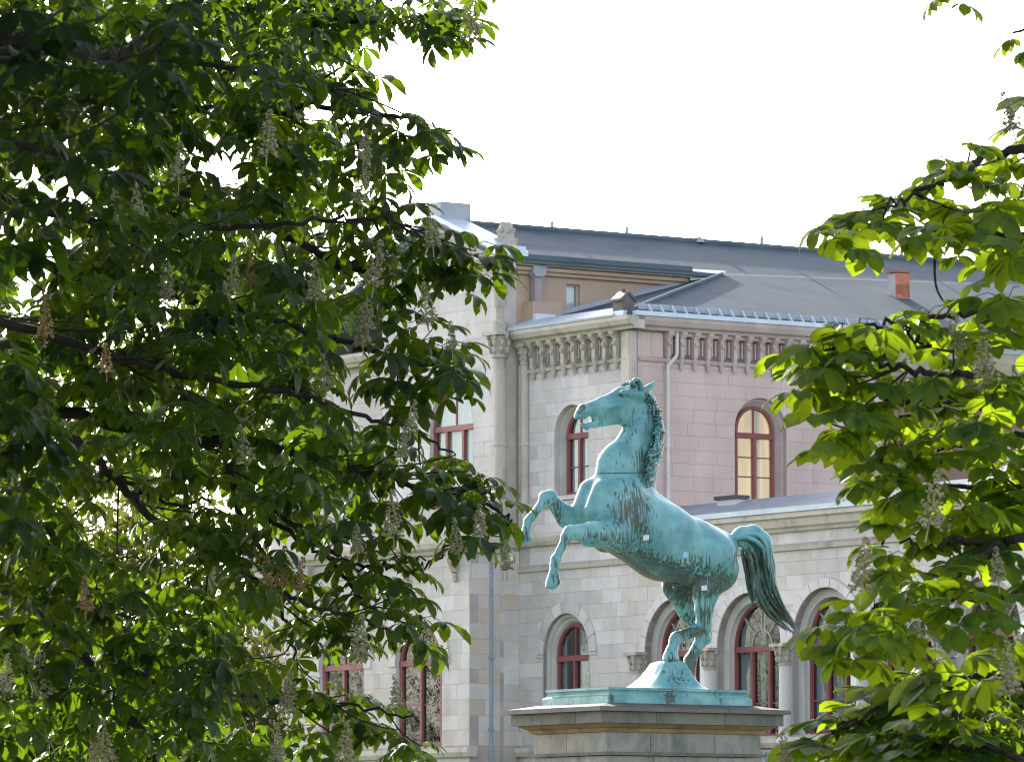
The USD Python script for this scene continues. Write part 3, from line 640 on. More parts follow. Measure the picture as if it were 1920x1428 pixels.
# left wing behind the tree
LEFT = Face("u", 0.0)
lp = sbox(11.2, 0, 17.8, 16.9)
lwh = [Polygon(arch(13.2, 0.79, 12.5, 14.1)), Polygon(arch(15.8, 0.79, 12.5, 14.1))]
wall8 = obj("wall", W1.slab(lp.difference(unary_union(lwh)), -0.32, -0.02), "mortar", palace)
ashlar(W1, wall8, sbox(11.25, 11.6, 17.75, 16.5).difference(unary_union(lwh)), 0.4, 1.1, ["cream_stone", "grey_stone"], seed=13)
for c in (13.2, 15.8):
    reveal(W1, c, [(0.79, 0.005), (0.6, -0.35)], 12.5, 14.1, "grey_stone", wall8)
    window(W1, c, 0.60, 12.5, 14.1, 0.35, transom=14.0, bars=(13.25,), curtain="curtain")
    rooms(W1, c, 0.60, 12.5, 14.1, 0.35, 2.0, "room_dark", wall8)
obj("cornice", W1.profile(11.2, 18.2, cor), "trim_stone", palace)

# --- brown wing to the right, set back
BR = Face("v", 1.0)
bh = [sbox(8.95, 12.2, 9.95, 14.25), sbox(13.2, 12.2, 14.4, 14.6), sbox(16.2, 12.2, 17.4, 14.6)]
wall9 = obj("wall", BR.slab(sbox(8.4, 8, 34, 16.3).difference(unary_union(bh)), -0.3, -0.02), "mortar", palace)
ashlar(BR, wall9, sbox(8.5, 11.6, 19, 16.0).difference(unary_union(bh)), 0.365, 1.0, ["brown_plaster"], seed=14)
for hole in bh:
    x0, z0, x1, z1 = hole.bounds
    window(BR, (x0 + x1) / 2, (x1 - x0) / 2, z0, z1, 0.2, square=True, bars=(13.1,))
    rb = sbox(x0 - 0.1, z0 - 0.1, x1 + 0.1, z1 + 0.1)
    obj("room", cat(BR.slab(rb, -0.95, -0.9), BR.slab(rb.buffer(0.05, join_style=2).difference(rb), -0.9, -0.31)), "added_room_glow", wall9)
obj("cornice", BR.profile(8.4, 34, [(-0.1, 16.2), (0.2, 16.2), (0.5, 16.5), (0.5, 16.75), (-0.1, 16.75)]), "trim_stone", palace)
obj("gutter", BR.profile(8.4, 34, [(0.0, 16.76), (0.53, 16.76), (0.53, 16.9), (0.0, 16.9)]), "zinc", palace)
pipe(BR, 10.6, 11.0, 16.3, 0.09, "room_dark", d=0.15)
RSIDE = Face("u", 8.5)
obj("wall", cat(PINK.box(8.44, 8.5, 8, 16.9, -1.0, -0.33)), "rose_stone_dark", palace)

# --- roofs
def P(u, v, z):
    return C0 + A * u + B * v + np.array([0, 0, z])


def sheet(pts, tris, th=0.09):
    p = np.array([P(*q) for q in pts]); n = len(p); q = p - [0, 0, th]
    f = [list(t) for t in tris] + [[t[0] + n, t[2] + n, t[1] + n] for t in tris]
    e = {}
    for t in tris:
        for a, b in ((t[0], t[1]), (t[1], t[2]), (t[2], t[0])):
            e[(a, b)] = 1
    for a, b in e:
        if (b, a) not in e:
            f += [[a, a + n, b + n], [a, b + n, b]]
    return np.vstack([p, q]), np.array(f)


zr = roof_z(RV)
VE = VB - 0.45
HA = np.array([6.35, 4.6, roof_z(4.6) + 0.02])           # where the hip of the corner roof meets the main slope
UE = 5.45                                              # end of the gabled block's own eaves
main = sheet([(-0.85, VE, roof_z(VE)), (UE, VE, roof_z(VE)), tuple(HA), (36, HA[1], HA[2]), (36, RV, zr), (-0.85, RV, zr)], [(0, 1, 5), (1, 4, 5), (1, 2, 4), (2, 3, 4)])
roof = obj("roof", main, "roof_slate", palace)
eave = sheet([(-0.85, VE - 0.02, roof_z(VE) + 0.15), (UE, VE - 0.02, roof_z(VE) + 0.15), (UE, VE + 0.5, roof_z(VE + 0.5) + 0.012), (-0.85, VE + 0.5, roof_z(VE + 0.5) + 0.012)], [(0, 1, 2), (0, 2, 3)], 0.14)
obj("roof_edge", eave, "roof_slate", palace)
lower = sheet([(-0.3, -0.3, roof_z(-0.3) + 0.1), (36, -0.3, roof_z(-0.3) + 0.1), (36, HA[1], HA[2]), tuple(HA)], [(0, 1, 3), (1, 2, 3)])
obj("roof", lower, "roof_slate", palace)
far = sheet([(-0.85, RV, zr), (36, RV, zr), (36, 17.0, zr - SL * (17 - RV)), (-0.85, 17.0, zr - SL * (17 - RV))], [(0, 1, 2), (0, 2, 3)])
obj("roof", far, "roof_slate", palace)
hz = lambda u: ZE + 0.12 + (HA[2] - ZE - 0.12) * (u + 0.3) / (HA[0] + 0.3)
hip = sheet([(-0.3, -0.3, roof_z(-0.3) + 0.1), tuple(HA), (HA[0] - 0.3, VB, hz(HA[0] - 0.3)), (-0.3, VB, hz(-0.3))], [(0, 1, 3), (1, 2, 3)])
obj("roof", hip, "roof_slate", palace)
v, f = tube(np.array([P(-0.25, -0.25, roof_z(-0.3) + 0.13), P(*((np.array([-0.3, -0.3, roof_z(-0.3) + 0.13]) + HA) / 2 + [0, 0, 0.02])), P(*(HA + [0, 0, 0.02]))]), 0.06, 6)
obj("hip_flashing", (v, f), "roof_slate", roof)
fl = sheet([(UE + 0.02, VE + 0.12, roof_z(VE) - 0.20), (UE + 0.02, VE + 0.12, roof_z(VE) + 0.10), (HA[0] + 0.25, VE - 0.02, roof_z(VE) + 0.10), (HA[0], HA[1], HA[2] - 0.02)], [(0, 2, 1), (0, 3, 2)], 0.02)
obj("flashing", fl, "zinc", roof)
fl2 = sheet([(0.8, VB - 0.03, hz(0.8) + 0.12), (5.2, VB - 0.03, hz(5.2) + 0.12), (5.2, VB - 0.2, hz(5.2) + 0.02), (0.8, VB - 0.2, hz(0.8) + 0.02)], [(0, 1, 2), (0, 2, 3)], 0.02)
obj("flashing", fl2, "zinc_dull", roof)
v, f = tube(np.array([P(-0.8, RV, zr + 0.03), P(12, RV, zr + 0.03), P(36, RV, zr + 0.03)]), 0.09, 6)
obj("ridge_tiles", (v, f), "roof_slate", roof)
RIDGE = Face("v", RV)
for px, h, r in ((1035, 0.28, 0.05), (1175, 0.3, 0.05), (1310, 0.16, 0.12), (1428, 0.34, 0.05), (1690, 0.26, 0.05)):
    s = on(RIDGE, px, 455)[0]
    obj("roof_vent", RIDGE.turn(s, [(r * 1.6, zr), (r, zr + 0.08), (r, zr + h * 0.8), (r * 0.4, zr + h), (0.0, zr + h)], 0.0, 8), "zinc_dull", roof)
# brick chimney: every brick
CV = 3.4
CF = Face("v", CV)
s0, z_top = on(CF, 1680, 510); s1, _ = on(CF, 1706, 510)
chim = obj("chimney", CF.box(s0 + 0.02, s1 - 0.02, roof_z(CV) - 0.3, z_top - 0.02, -0.36, -0.02), "mortar", roof)
r5 = np.random.default_rng(5)
z, k = roof_z(CV) - 0.2, 0
parts = []
while z < z_top - 0.05:
    s = s0 - (0.11 if k % 2 else 0)
    while s < s1 - 0.01:
        a, b = max(s, s0), min(s + 0.22, s1)
        if b - a > 0.03:
            parts.append(CF.box(a + 0.004, b - 0.004, z + 0.004, z + 0.066, -0.03, r5.uniform(-0.004, 0.004)))
        s += 0.225
    z += 0.072; k += 1
obj("chimney_brick", cat(*parts[: len(parts) // 3]), "brick", palace, kind="stuff")
obj("chimney_brick", cat(*parts[len(parts) // 3: 2 * len(parts) // 3]), "brick", palace, kind="stuff")
obj("chimney_brick", cat(*parts[2 * len(parts) // 3:]), "brick", palace, kind="stuff")
obj("chimney_cap", CF.box(s0 - 0.03, s1 + 0.03, z_top, z_top + 0.06, -0.40, 0.02), "brick", palace)
# corner finial: small gabled stone
fs = -0.16
obj("finial", cat(PINK.slab(Polygon([(fs - 0.24, 17.14), (fs + 0.16, 17.14), (fs + 0.16, 17.42), (fs - 0.04, 17.60), (fs - 0.24, 17.42)]), -0.30, 0.10),
                  PINK.slab(Polygon([(fs - 0.30, 17.39), (fs - 0.04, 17.60), (fs + 0.22, 17.39), (fs + 0.22, 17.45), (fs - 0.04, 17.68), (fs - 0.30, 17.45)]), -0.34, 0.14), lump(PINK, fs - 0.04, 17.70, -0.1, 0.06)), "pedestal_cap", palace)
obj("finial_block", PINK.box(fs - 0.26, fs + 0.24, 17.01, 17.14, -0.4, 0.2), "zinc", palace)
# vent stub on the arcade roof
AF = Face("u", 1.2)
sa, za = on(AF, 1380, 936); sb, _ = on(AF, 1344, 936)
obj("roof_vent", AF.box(sa, sb, za - 0.3, za + 0.02, -0.35, 0.0), "cream_stone", palace)
obj("roof_vent", AF.box(sa - 0.06, sb + 0.06, za + 0.025, za + 0.12, -0.4, 0.06), "room_dark", palace)

# the stones: the 300 that show largest one by one, the others as one mass per kind
blocks.sort(key=lambda b: -b[0])
for area, m, mat, wall in blocks[:300]:
    obj("stone_block", m, str(mat), wall)
rest = {}
for area, m, mat, wall in blocks[300:]:
    rest.setdefault(str(mat), []).append(m)
for mat, ms in rest.items():
    obj("stone_facing", cat(*ms), mat, palace, kind="stuff")
# ---------------------------------------------------------------- horse
HS = np.array([-A[0], -A[1], 0.0])          # the way the horse faces
HL = np.array([-B[0], -B[1], 0.0])          # its left
_r = ray(1140, 1300)
_near = CAM + _r * (60.0 / _r[1])
PLX, PLY = 1.84, 1.18                         # bronze plinth, length and width
HO = _near - HS * PLX / 2 - HL * PLY / 2
HO[2] = 0.0
PXM = 183.0


def hq(px, py, y=0.0):
    """pixel -> horse-local point on the vertical plane y metres to the horse's left"""
    r = ray(px, py)
    t = ((HO + HL * y - CAM) @ HL) / (r @ HL)
    p = CAM + r * t - HO
    return np.array([p @ HS, y, p[2]])


def hworld(v):
    v = np.asarray(v)
    return HO + v[..., :1] * HS + v[..., 1:2] * HL + v[..., 2:3] * np.array([0, 0, 1.0])


class Field:
    def __init__(self, lo, hi, h):
        self.lo, self.h = np.array(lo, float), h
        self.n = np.ceil((np.array(hi) - self.lo) / h).astype(int) + 1
        self.D = np.full(self.n, 9.0, np.float32)

    def _sub(self, lo, hi):
        i0 = np.maximum(np.floor((lo - self.lo) / self.h).astype(int), 0)
        i1 = np.minimum(np.ceil((hi - self.lo) / self.h).astype(int) + 1, self.n)
        sl = tuple(slice(a, b) for a, b in zip(i0, i1))
        g = np.meshgrid(*[(np.arange(a, b) * self.h + o).astype(np.float32) for a, b, o in zip(i0, i1, self.lo)], indexing="ij")
        return sl, g

    def bone(self, p0, p1, r0, r1, sy=1.0, k=0.04, cut=False):
        p0, p1 = np.asarray(p0, float), np.asarray(p1, float)
        m = max(r0, r1) * max(1, sy) + 2.5 * k + 2 * self.h
        sl, (x, y, z) = self._sub(np.minimum(p0, p1) - m, np.maximum(p0, p1) + m)
        d = p1 - p0
        L = max(d @ d, 1e-9)
        t = np.clip(((x - p0[0]) * d[0] + (y - p0[1]) * d[1] + (z - p0[2]) * d[2]) / L, 0, 1)
        dx, dy, dz = x - p0[0] - t * d[0], (y - p0[1] - t * d[1]) / sy, z - p0[2] - t * d[2]
        f = np.sqrt(dx * dx + dy * dy + dz * dz) - (r0 + (r1 - r0) * t)
        if sy < 1:
            f = f * (0.5 + 0.5 * sy)
        self._mix(sl, f, k, cut)

    def _mix(self, sl, f, k, cut):
        D = self.D[sl]
        if cut:
            D2 = -f
            hh = np.clip(0.5 + 0.5 * (D - D2) / k, 0, 1)
            self.D[sl] = D2 + (D - D2) * hh + k * hh * (1 - hh)
        else:
            hh = np.clip(0.5 + 0.5 * (f - D) / k, 0, 1)
            self.D[sl] = f + (D - f) * hh - k * hh * (1 - hh)

    def mesh(self):
        D = self.D
        n = np.array(D.shape) - 1
        s = D < 0
        acc = np.zeros((*n, 3), np.float32)
        cnt = np.zeros(n, np.float32)
        corners = [(i, j, k) for i in (0, 1) for j in (0, 1) for k in (0, 1)]
        for a in corners:
            for ax in range(3):
                if a[ax]:
                    continue
                b = list(a); b[ax] = 1
                sa = tuple(slice(o, o + m) for o, m in zip(a, n)); sb = tuple(slice(o, o + m) for o, m in zip(b, n))
                x = s[sa] != s[sb]
                if not x.any():
                    continue
                da, db = D[sa][x], D[sb][x]
                t = da / (da - db)
                p = np.tile(np.array(a, np.float32), (len(t), 1)); p[:, ax] = t
                acc[x] += p; cnt[x] += 1
        on = cnt > 0
        idx = np.full(n, -1, np.int64); idx[on] = np.arange(on.sum())
        v = (np.argwhere(on) + acc[on] / cnt[on][:, None]) * self.h + self.lo
        F = []
        for ax in range(3):
            sa = [slice(1, -1)] * 3; sb = [slice(1, -1)] * 3
            sa[ax] = slice(0, -1); sb[ax] = slice(1, None)
            A_, B_ = s[tuple(sa)], s[tuple(sb)]
            for flip, m in ((False, A_ & ~B_), (True, ~A_ & B_)):
                e = np.argwhere(m)
                off = np.ones(3, int); off[ax] = 0
                e = e + off
                o1, o2 = [(1, 2), (2, 0), (0, 1)][ax]
                q = []
                for d1, d2 in ((-1, -1), (0, -1), (0, 0), (-1, 0)):
                    c = e.copy(); c[:, o1] += d1; c[:, o2] += d2
                    q.append(idx[tuple(c.T)])
                q = np.stack(q, 1)
                F.append(q[:, ::-1] if flip else q)
        q = np.vstack(F)
        q = q[(q >= 0).all(1)]
        return v, np.vstack([q[:, [0, 1, 2]], q[:, [0, 2, 3]]])


def relax(v, t, n, a=0.5):
    e = np.vstack([t[:, [0, 1]], t[:, [1, 2]], t[:, [2, 0]]])
    e = np.vstack([e, e[:, ::-1]])
    c = np.maximum(np.bincount(e[:, 0], minlength=len(v)), 1)[:, None]
    for i in range(n):
        m = np.stack([np.bincount(e[:, 0], v[e[:, 1], k], minlength=len(v)) for k in range(3)], 1) / c
        v = v + (a if i % 2 == 0 else -a * 0.9) * (m - v)
    return v


def build_horse():
    f = Field((-1.75, -0.75, 3.6), (2.0, 0.75, 7.2), 0.0105)
    R = 1 / PXM

    def b(a, c, ra, rc, ya=0.0, yc=None, sy=1.0, k=0.05, cut=False):
        yc = ya if yc is None else yc
        f.bone(hq(*a, ya), hq(*c, yc), ra * R, rc * R, sy, k, cut)

    # trunk
    b((1154, 962), (1238, 1014), 70, 72, sy=0.86, k=0.06)
    b((1238, 1014), (1312, 1046), 72, 62, sy=0.86, k=0.08)
    b((1206, 940), (1228, 950), 30, 22, sy=0.6, k=0.1)               # withers
    b((1306, 1016), (1352, 1026), 40, 32, sy=1.0, k=0.1)            # croup
    for s in (1, -1):
        b((1320 + 17 * s, 1050), (1328 + 17 * s, 1068), 54, 44, 0.20 * s, sy=0.8, k=0.09)   # haunch
        b((1156 + 16 * s, 925), (1130 + 16 * s, 985), 40, 34, 0.19 * s, sy=0.6, k=0.08)    # shoulder
        b((1158 + 17 * s, 955), (1150 + 17 * s, 1005), 28, 30, 0.24 * s, sy=0.5, k=0.07)    # upper arm
        b((1119 + 12 * s, 920), (1108 + 12 * s, 958), 23, 27, 0.125 * s, sy=0.85, k=0.035)    # breast
        b((1240 + 20 * s, 1020), (1290 + 20 * s, 1040), 40, 34, 0.25 * s, sy=0.5, k=0.08)   # ribs
    # neck
    b((1164, 930), (1166, 882), 66, 56, sy=0.6, k=0.09)
    b((1168, 882), (1191, 832), 53, 37, sy=0.56, k=0.05)
    b((1191, 832), (1209, 786), 37, 32, sy=0.58, k=0.05)
    b((1209, 786), (1208, 754), 31, 26, sy=0.6, k=0.05)
    b((1210, 905), (1230, 835), 22, 14, sy=0.5, k=0.06)
    b((1230, 835), (1222, 768), 14, 13, sy=0.6, k=0.05)
    b((1196, 800), (1166, 885), 12, 14, 0.10, 0.13, sy=0.6, k=0.09)     # neck muscle
    # head
    b((1174, 772), (1168, 780), 25, 19, sy=0.6, k=0.03)             # cheeks
    for s in (1, -1):
        b((1172 + 5 * s, 766), (1169 + 5 * s, 779), 20, 18, 0.07 * s, sy=0.5, k=0.04)
        b((1161 + 8 * s, 736), (1169 + 8 * s, 737), 6.5, 6, 0.092 * s, k=0.025)            # brow
        b((1136 + 4 * s, 764), (1164 + 5 * s, 754), 4, 6, 0.068 * s, k=0.04)              # cheekbone
        b((1176 + 6 * s, 738), (1200 + 6 * s, 742), 9, 9, 0.08 * s, k=0.05)
    b((1196, 743), (1166, 744), 20, 18, sy=0.8, k=0.03)
    b((1166, 744), (1130, 758), 17, 15, sy=0.7, k=0.04)
    b((1160, 764), (1122, 775), 24, 17, sy=0.48, k=0.04)
    b((1130, 758), (1098, 769), 15, 12.5, sy=0.72, k=0.03)
    b((1094, 769), (1087, 776), 13, 10, sy=0.95, k=0.02)           # muzzle
    b((1083, 781), (1095, 780), 6.5, 6.0, sy=1.5, k=0.02)             # upper lip
    b((1150, 783), (1116, 792), 14, 10, sy=0.55, k=0.03)               # lower jaw
    b((1116, 793), (1101, 797), 8.5, 6.5, sy=0.8, k=0.015)
    b((1100, 800), (1095, 798), 7, 5.5, sy=1.0, k=0.012)
    b((1076, 791), (1108, 788), 4.0, 1.6, sy=6, k=0.006, cut=True)     # open mouth
    b((1089, 793), (1103, 794), 1.6, 1.6, sy=3, k=0.004)               # lower teeth
    for s in (1, -1):
        b((1093 + 6 * s, 763), (1090 + 6 * s, 765), 6.5, 5.0, 0.090 * s, k=0.006, cut=True)   # nostril
        b((1087 + 5 * s, 766), (1091 + 5 * s, 773), 2.6, 2.4, 0.06 * s, k=0.012)
        b((1162 + 8 * s, 741), (1163 + 8 * s, 741), 5.6, 5.6, 0.112 * s, k=0.006, cut=True)   # eye socket
        b((1162 + 7 * s, 741), (1162.1 + 7 * s, 741), 3.8, 3.8, 0.098 * s, k=0.003)
        b((1156 + 7 * s, 738), (1169 + 8 * s, 737), 2.8, 2.8, 0.110 * s, k=0.01)
    b((1206, 734), (1219, 724), 8, 6, 0.07, 0.08, k=0.02)             # left ear
    b((1219, 724), (1228, 715), 5.5, 2.2, 0.08, 0.085, k=0.01)
    b((1217, 727), (1227, 718), 2.6, 1.6, 0.115, 0.1, k=0.008, cut=True)
    b((1190, 732), (1187, 722), 7.5, 5.5, -0.07, -0.08, k=0.02)
    b((1187, 722), (1180, 716), 5, 2.4, -0.08, -0.08, k=0.01)
    # creases: jaw, shoulder, flank
    for a, c, r_, y_ in (((1187, 752), (1189, 778), 2.6, 0.118), ((1189, 778), (1176, 802), 2.6, 0.118), ((1176, 802), (1168, 808), 2.4, 0.10),
                         ((1205, 905), (1186, 960), 4.0, 0.345), ((1186, 960), (1176, 1000), 3.5, 0.37), ((1302, 1030), (1296, 1078), 5.0, 0.375)):
        b(a, c, r_, r_, y_, k=0.02, cut=True)
    # far (right) fore leg
    y0, y1 = -0.2, -0.26
    b((1090, 985), (1062, 968), 27, 22, y0, y1, sy=0.85, k=0.05)
    b((1062, 968), (1031, 936), 21, 13, y1, y1, sy=0.85, k=0.04)
    b((1031, 931), (1021, 932), 14, 13, y1, y1, k=0.03)
    b((1020, 938), (997, 968), 10, 8.0, y1, y1, sy=0.9, k=0.03)
    b((995, 970), (990, 976), 9.5, 9, y1, y1, k=0.03)
    b((990, 976), (986, 992), 8, 8, y1, y1, k=0.02)
    b((986, 996), (981, 1012), 9, 11, y1, y1, k=0.012)
    b((975, 1018), (990, 1010), 4.5, 6, y1, y1, k=0.015, sy=1.6)
    # near (left) fore leg
    y0, y1 = 0.24, 0.29
    b((1152, 1000), (1112, 1000), 33, 23, y0, y1, sy=0.8, k=0.06)
    b((1112, 1000), (1074, 997), 23, 13.5, y1, y1, sy=0.85, k=0.04)
    b((1106, 1010), (1098, 1016), 13, 7, y1, y1, k=0.03)
    b((1068, 998), (1062, 1006), 14, 12, y1, y1, k=0.03)
    b((1060, 1010), (1043, 1046), 9, 8.5, y1, y1, sy=0.9, k=0.03)
    b((1042, 1048), (1041, 1058), 10.5, 10.5, y1, y1, k=0.025)
    b((1041, 1058), (1038, 1074), 8.5, 9, y1, y1, k=0.02)
    b((1038, 1078), (1035, 1092), 11, 12.5, y1, y1, k=0.012)
    b((1027, 1099), (1042, 1090), 4.5, 7.5, y1, y1, k=0.015, sy=1.5)
    # far (right) hind leg
    y0, y1 = -0.2, -0.22
    b((1300, 1058), (1268, 1098), 46, 28, y0, y0, sy=0.7, k=0.08)
    b((1268, 1098), (1289, 1146), 27, 20, y0, y1, sy=0.75, k=0.05)
    b((1289, 1146), (1316, 1190), 18, 12, y1, y1, sy=0.8, k=0.04)
    b((1316, 1190), (1322, 1197), 12.5, 12, y1, y1, sy=0.85, k=0.03)
    b((1314, 1199), (1294, 1238), 11, 11, y1, y1, k=0.03)
    b((1294, 1238), (1292, 1250), 13, 11, y1, y1, k=0.02)
    b((1293, 1250), (1291, 1272), 12, 13, y1, y1, k=0.02)
    b((1291, 1274), (1289, 1286), 14, 16, y1, y1, k=0.02)
    # near (left) hind leg
    y0, y1 = 0.22, 0.22
    b((1336, 1062), (1324, 1104), 43, 27, y0, y0, sy=0.72, k=0.08)
    b((1325, 1104), (1320, 1140), 27, 19, y0, y1, sy=0.85, k=0.05)
    b((1320, 1140), (1320, 1166), 18, 15.5, y1, y1, sy=0.8, k=0.04)
    b((1320, 1166), (1323, 1178), 14.5, 12, y1, y1, sy=0.75, k=0.03)
    b((1318, 1177), (1272, 1193), 11.5, 10, y1, y1, sy=0.9, k=0.03)
    b((1268, 1195), (1266, 1199), 11.5, 11, y1, y1, k=0.02)
    b((1265, 1199), (1260, 1218), 9.5, 10.5, y1, y1, k=0.02)
    b((1259, 1220), (1257, 1230), 12, 15, y1, y1, k=0.012)
    b((1251, 1236), (1264, 1236), 8, 8, y1, y1, sy=1.5, k=0.02)
    b((1266, 1101), (1280, 1090), 5, 6, 0.0, 0.0, k=0.02)               # sheath
    v, t = f.mesh()
    return relax(v, t, 5), t
# ---------------------------------------------------------------- pedestal
PF = lambda z: z


def pbox(lx, ly, z0, z1, lx1=None, ly1=None):
    """block centred under the horse, lx along it; lx1, ly1: size at the top"""
    lx1, ly1 = lx1 or lx, ly1 or ly
    v = [(sx * a / 2, sy * b / 2, z) for z, a, b in ((z0, lx, ly), (z1, lx1, ly1)) for sx, sy in ((-1, -1), (1, -1), (1, 1), (-1, 1))]
    f = [(0, 2, 1), (0, 3, 2), (4, 5, 6), (4, 6, 7)] + [t for i in range(4) for t in ((i, (i + 1) % 4, 4 + (i + 1) % 4), (i, 4 + (i + 1) % 4, 4 + i))]
    return hworld(np.array(v)), np.array(f)


def hstack(rows):
    return cat(*[pbox(*r) for r in rows])


def pz(y):
    return 1.6 + (1700 - y) * 60.0 / F


pedestal = thing("pedestal", "tall weathered stone pedestal with a wide moulded cap, under the bronze horse", "pedestal")
Z = {k: pz(y) for k, y in dict(plate=1318, lip=1327, lip2=1335, fascia=1357, cove=1373, string=1410, string2=1418).items()}
CX, CY = PLX + 0.60, PLY + 0.56
DX, DY = PLX + 0.12, PLY + 0.12


def ring_stones(lx, ly, z0, z1, cuts_x, cuts_y, mat, name, th=0.25, lx1=None, ly1=None):
    """a course of stones round the pedestal; cuts are fractions along each side, joints 6 mm"""
    lx1, ly1 = lx1 or lx, ly1 or ly
    for side in (1, -1):
        for axis, cuts in ((0, cuts_x), (1, cuts_y)):
            c = [0.0] + list(cuts) + [1.0]
            for a, b in zip(c[:-1], c[1:]):
                V = []
                for z, X, Y in ((z0, lx, ly), (z1, lx1, ly1)):
                    L, W = (X, Y) if axis == 0 else (Y, X)
                    e = 0.003
                    p0, p1 = -L / 2 + a * L + (e if a > 0 else 0), -L / 2 + b * L - (e if b < 1 else 0)
                    o, i = side * W / 2, side * (W / 2 - th)
                    if axis == 1:
                        p0, p1 = max(p0, -L / 2 + th + 0.003), min(p1, L / 2 - th - 0.003)
                    for p, q in ((p0, i), (p1, i), (p1, o), (p0, o)):
                        V.append((p, q, z) if axis == 0 else (q, p, z))
                V = np.array(V)
                f = np.array([(0, 2, 1), (0, 3, 2), (4, 5, 6), (4, 6, 7)] + [t for k in range(4) for t in ((k, (k + 1) % 4, 4 + (k + 1) % 4), (k, 4 + (k + 1) % 4, 4 + k))])
                if trimesh.Trimesh(V, f).volume < 0:
                    f = f[:, ::-1]
                obj(name, (hworld(V), f), mat, pedestal)


obj("core", pbox(DX - 0.2, DY - 0.2, 0.3, Z["plate"] - 0.02), "mortar", pedestal)
ring_stones(CX - 0.06, CY - 0.06, Z["lip"] + 0.003, Z["plate"] - 0.002, (0.33, 0.66), (0.5,), "pedestal_cap", "cap_stone", 0.45, PLX + 0.06, PLY + 0.06)
ring_stones(CX, CY, Z["lip2"], Z["lip"], (0.33, 0.66), (0.5,), "pedestal_cap", "cap_stone", 0.45, CX - 0.02, CY - 0.02)
ring_stones(CX - 0.12, CY - 0.12, Z["fascia"], Z["lip2"] - 0.003, (0.33, 0.7), (0.34, 0.72), "pedestal_stone", "fascia_stone", 0.4)
ring_stones(DX + 0.03, DY + 0.03, Z["cove"], Z["cove"] + 0.04, (0.4, 0.8), (0.5,), "pedestal_ochre", "cove_stone", 0.3, DX + 0.1, DY + 0.1)
ring_stones(DX + 0.1, DY + 0.1, Z["cove"] + 0.043, Z["fascia"] - 0.003, (0.4, 0.8), (0.5,), "pedestal_ochre", "cove_stone", 0.3, DX + 0.27, DY + 0.27)
ring_stones(DX, DY, Z["string"], Z["cove"] - 0.003, (0.3, 0.72), (0.45,), "pedestal_die", "die_stone", 0.3)
ring_stones(DX + 0.07, DY + 0.07, Z["string2"] + 0.01, Z["string"] - 0.003, (0.5,), (), "pedestal_stone", "string_stone", 0.3, DX + 0.09, DY + 0.09)
z = Z["string2"] + 0.007
for k, h in enumerate((0.55, 0.6, 0.6)):
    ring_stones(DX, DY, z - h, z - 0.004, (0.28, 0.7) if k % 2 == 0 else (0.45,), (0.5,) if k % 2 == 0 else (0.35,), "pedestal_die", "die_stone", 0.3)
    z -= h
ring_stones(DX + 0.5, DY + 0.5, 0.35, z - 0.004, (0.3, 0.7), (0.5,), "pedestal_stone", "base_stone", 0.45, DX + 0.1, DY + 0.1)
ring_stones(DX + 1.4, DY + 1.4, 0.0, 0.345, (0.25, 0.5, 0.75), (0.33, 0.66), "pedestal_stone", "step_stone", 0.9)
obj("gravel_court", disc(HO, 9, 0.004), "gravel", kind="structure")

# ---------------------------------------------------------------- the bronze horse
statue = thing("horse_statue", "green weathered bronze statue of a rearing horse on the stone pedestal", "statue")


def bronze(name, v, f, dark, parent, smooth=True, **kw):
    p = obj(name, (v, f), "bronze", parent, smooth=smooth, **kw)
    UsdGeom.PrimvarsAPI(p).CreatePrimvar("dark", Sdf.ValueTypeNames.FloatArray, "vertex").Set(Vt.FloatArray.FromNumpy(np.asarray(dark, np.float32)))
    return p


hv, hf = build_horse()
hw_ = hworld(hv)
hx, hy = pix(hw_)


def blotch(x, y, spots):
    """how far streaks, and in hollows painted shade, darken the patina at a point: rows of (x, y, half width, half height, strength)"""
    d = np.zeros(len(x))
    for cx, cy, rx, ry, s in spots:
        d = np.maximum(d, s * np.exp(-(((x - cx) / rx) ** 2 + ((y - cy) / ry) ** 2) ** 1.4))
    return d


HD = 0.06 + blotch(hx, hy, [
    (1168, 955, 30, 54, 0.54), (1196, 958, 30, 66, 0.66), (1212, 905, 18, 40, 0.44), (1130, 1006, 46, 14, 0.50), (1176, 1012, 60, 34, 0.52),
    (1310, 1084, 40, 44, 0.60), (1345, 1092, 60, 34, 0.68), (1384, 1056, 18, 40, 0.50), (1322, 1150, 26, 30, 0.56), (1272, 1112, 44, 34, 0.80), (1290, 1165, 34, 26, 0.52), (1298, 1185, 36, 13, 0.86), (1300, 1250, 20, 46, 0.84),
    (1044, 962, 20, 30, 0.58), (1030, 940, 18, 12, 0.36), (988, 1002, 12, 18, 0.60), (1046, 1056, 12, 18, 0.54), (1046, 1085, 11, 12, 0.78), (1002, 966, 14, 24, 0.38), (1064, 1020, 10, 26, 0.36),
    (1199, 866, 18, 36, 0.50), (1190, 800, 30, 34, 0.22), (1122, 786, 14, 18, 0.38), (1172, 795, 26, 16, 0.24), (1088, 772, 8, 16, 0.34), (1163, 740, 6, 4, 0.95), (1216, 790, 14, 44, 0.30),
    (1175, 860, 60, 46, 0.15), (1300, 1000, 50, 20, 0.12), (1258, 1216, 16, 22, 0.30), (1262, 1236, 16, 7, 0.60), (1092, 764, 7, 5, 1.1), (1087, 774, 4, 6, 0.55), (1183, 796, 6, 10, 0.34), (1188, 770, 4, 18, 0.34), (1171, 806, 10, 4, 0.40), (1109, 788, 6, 4, 0.7)])  # eye, nostril, mouth and jaw-crease rows paint shade into those hollows
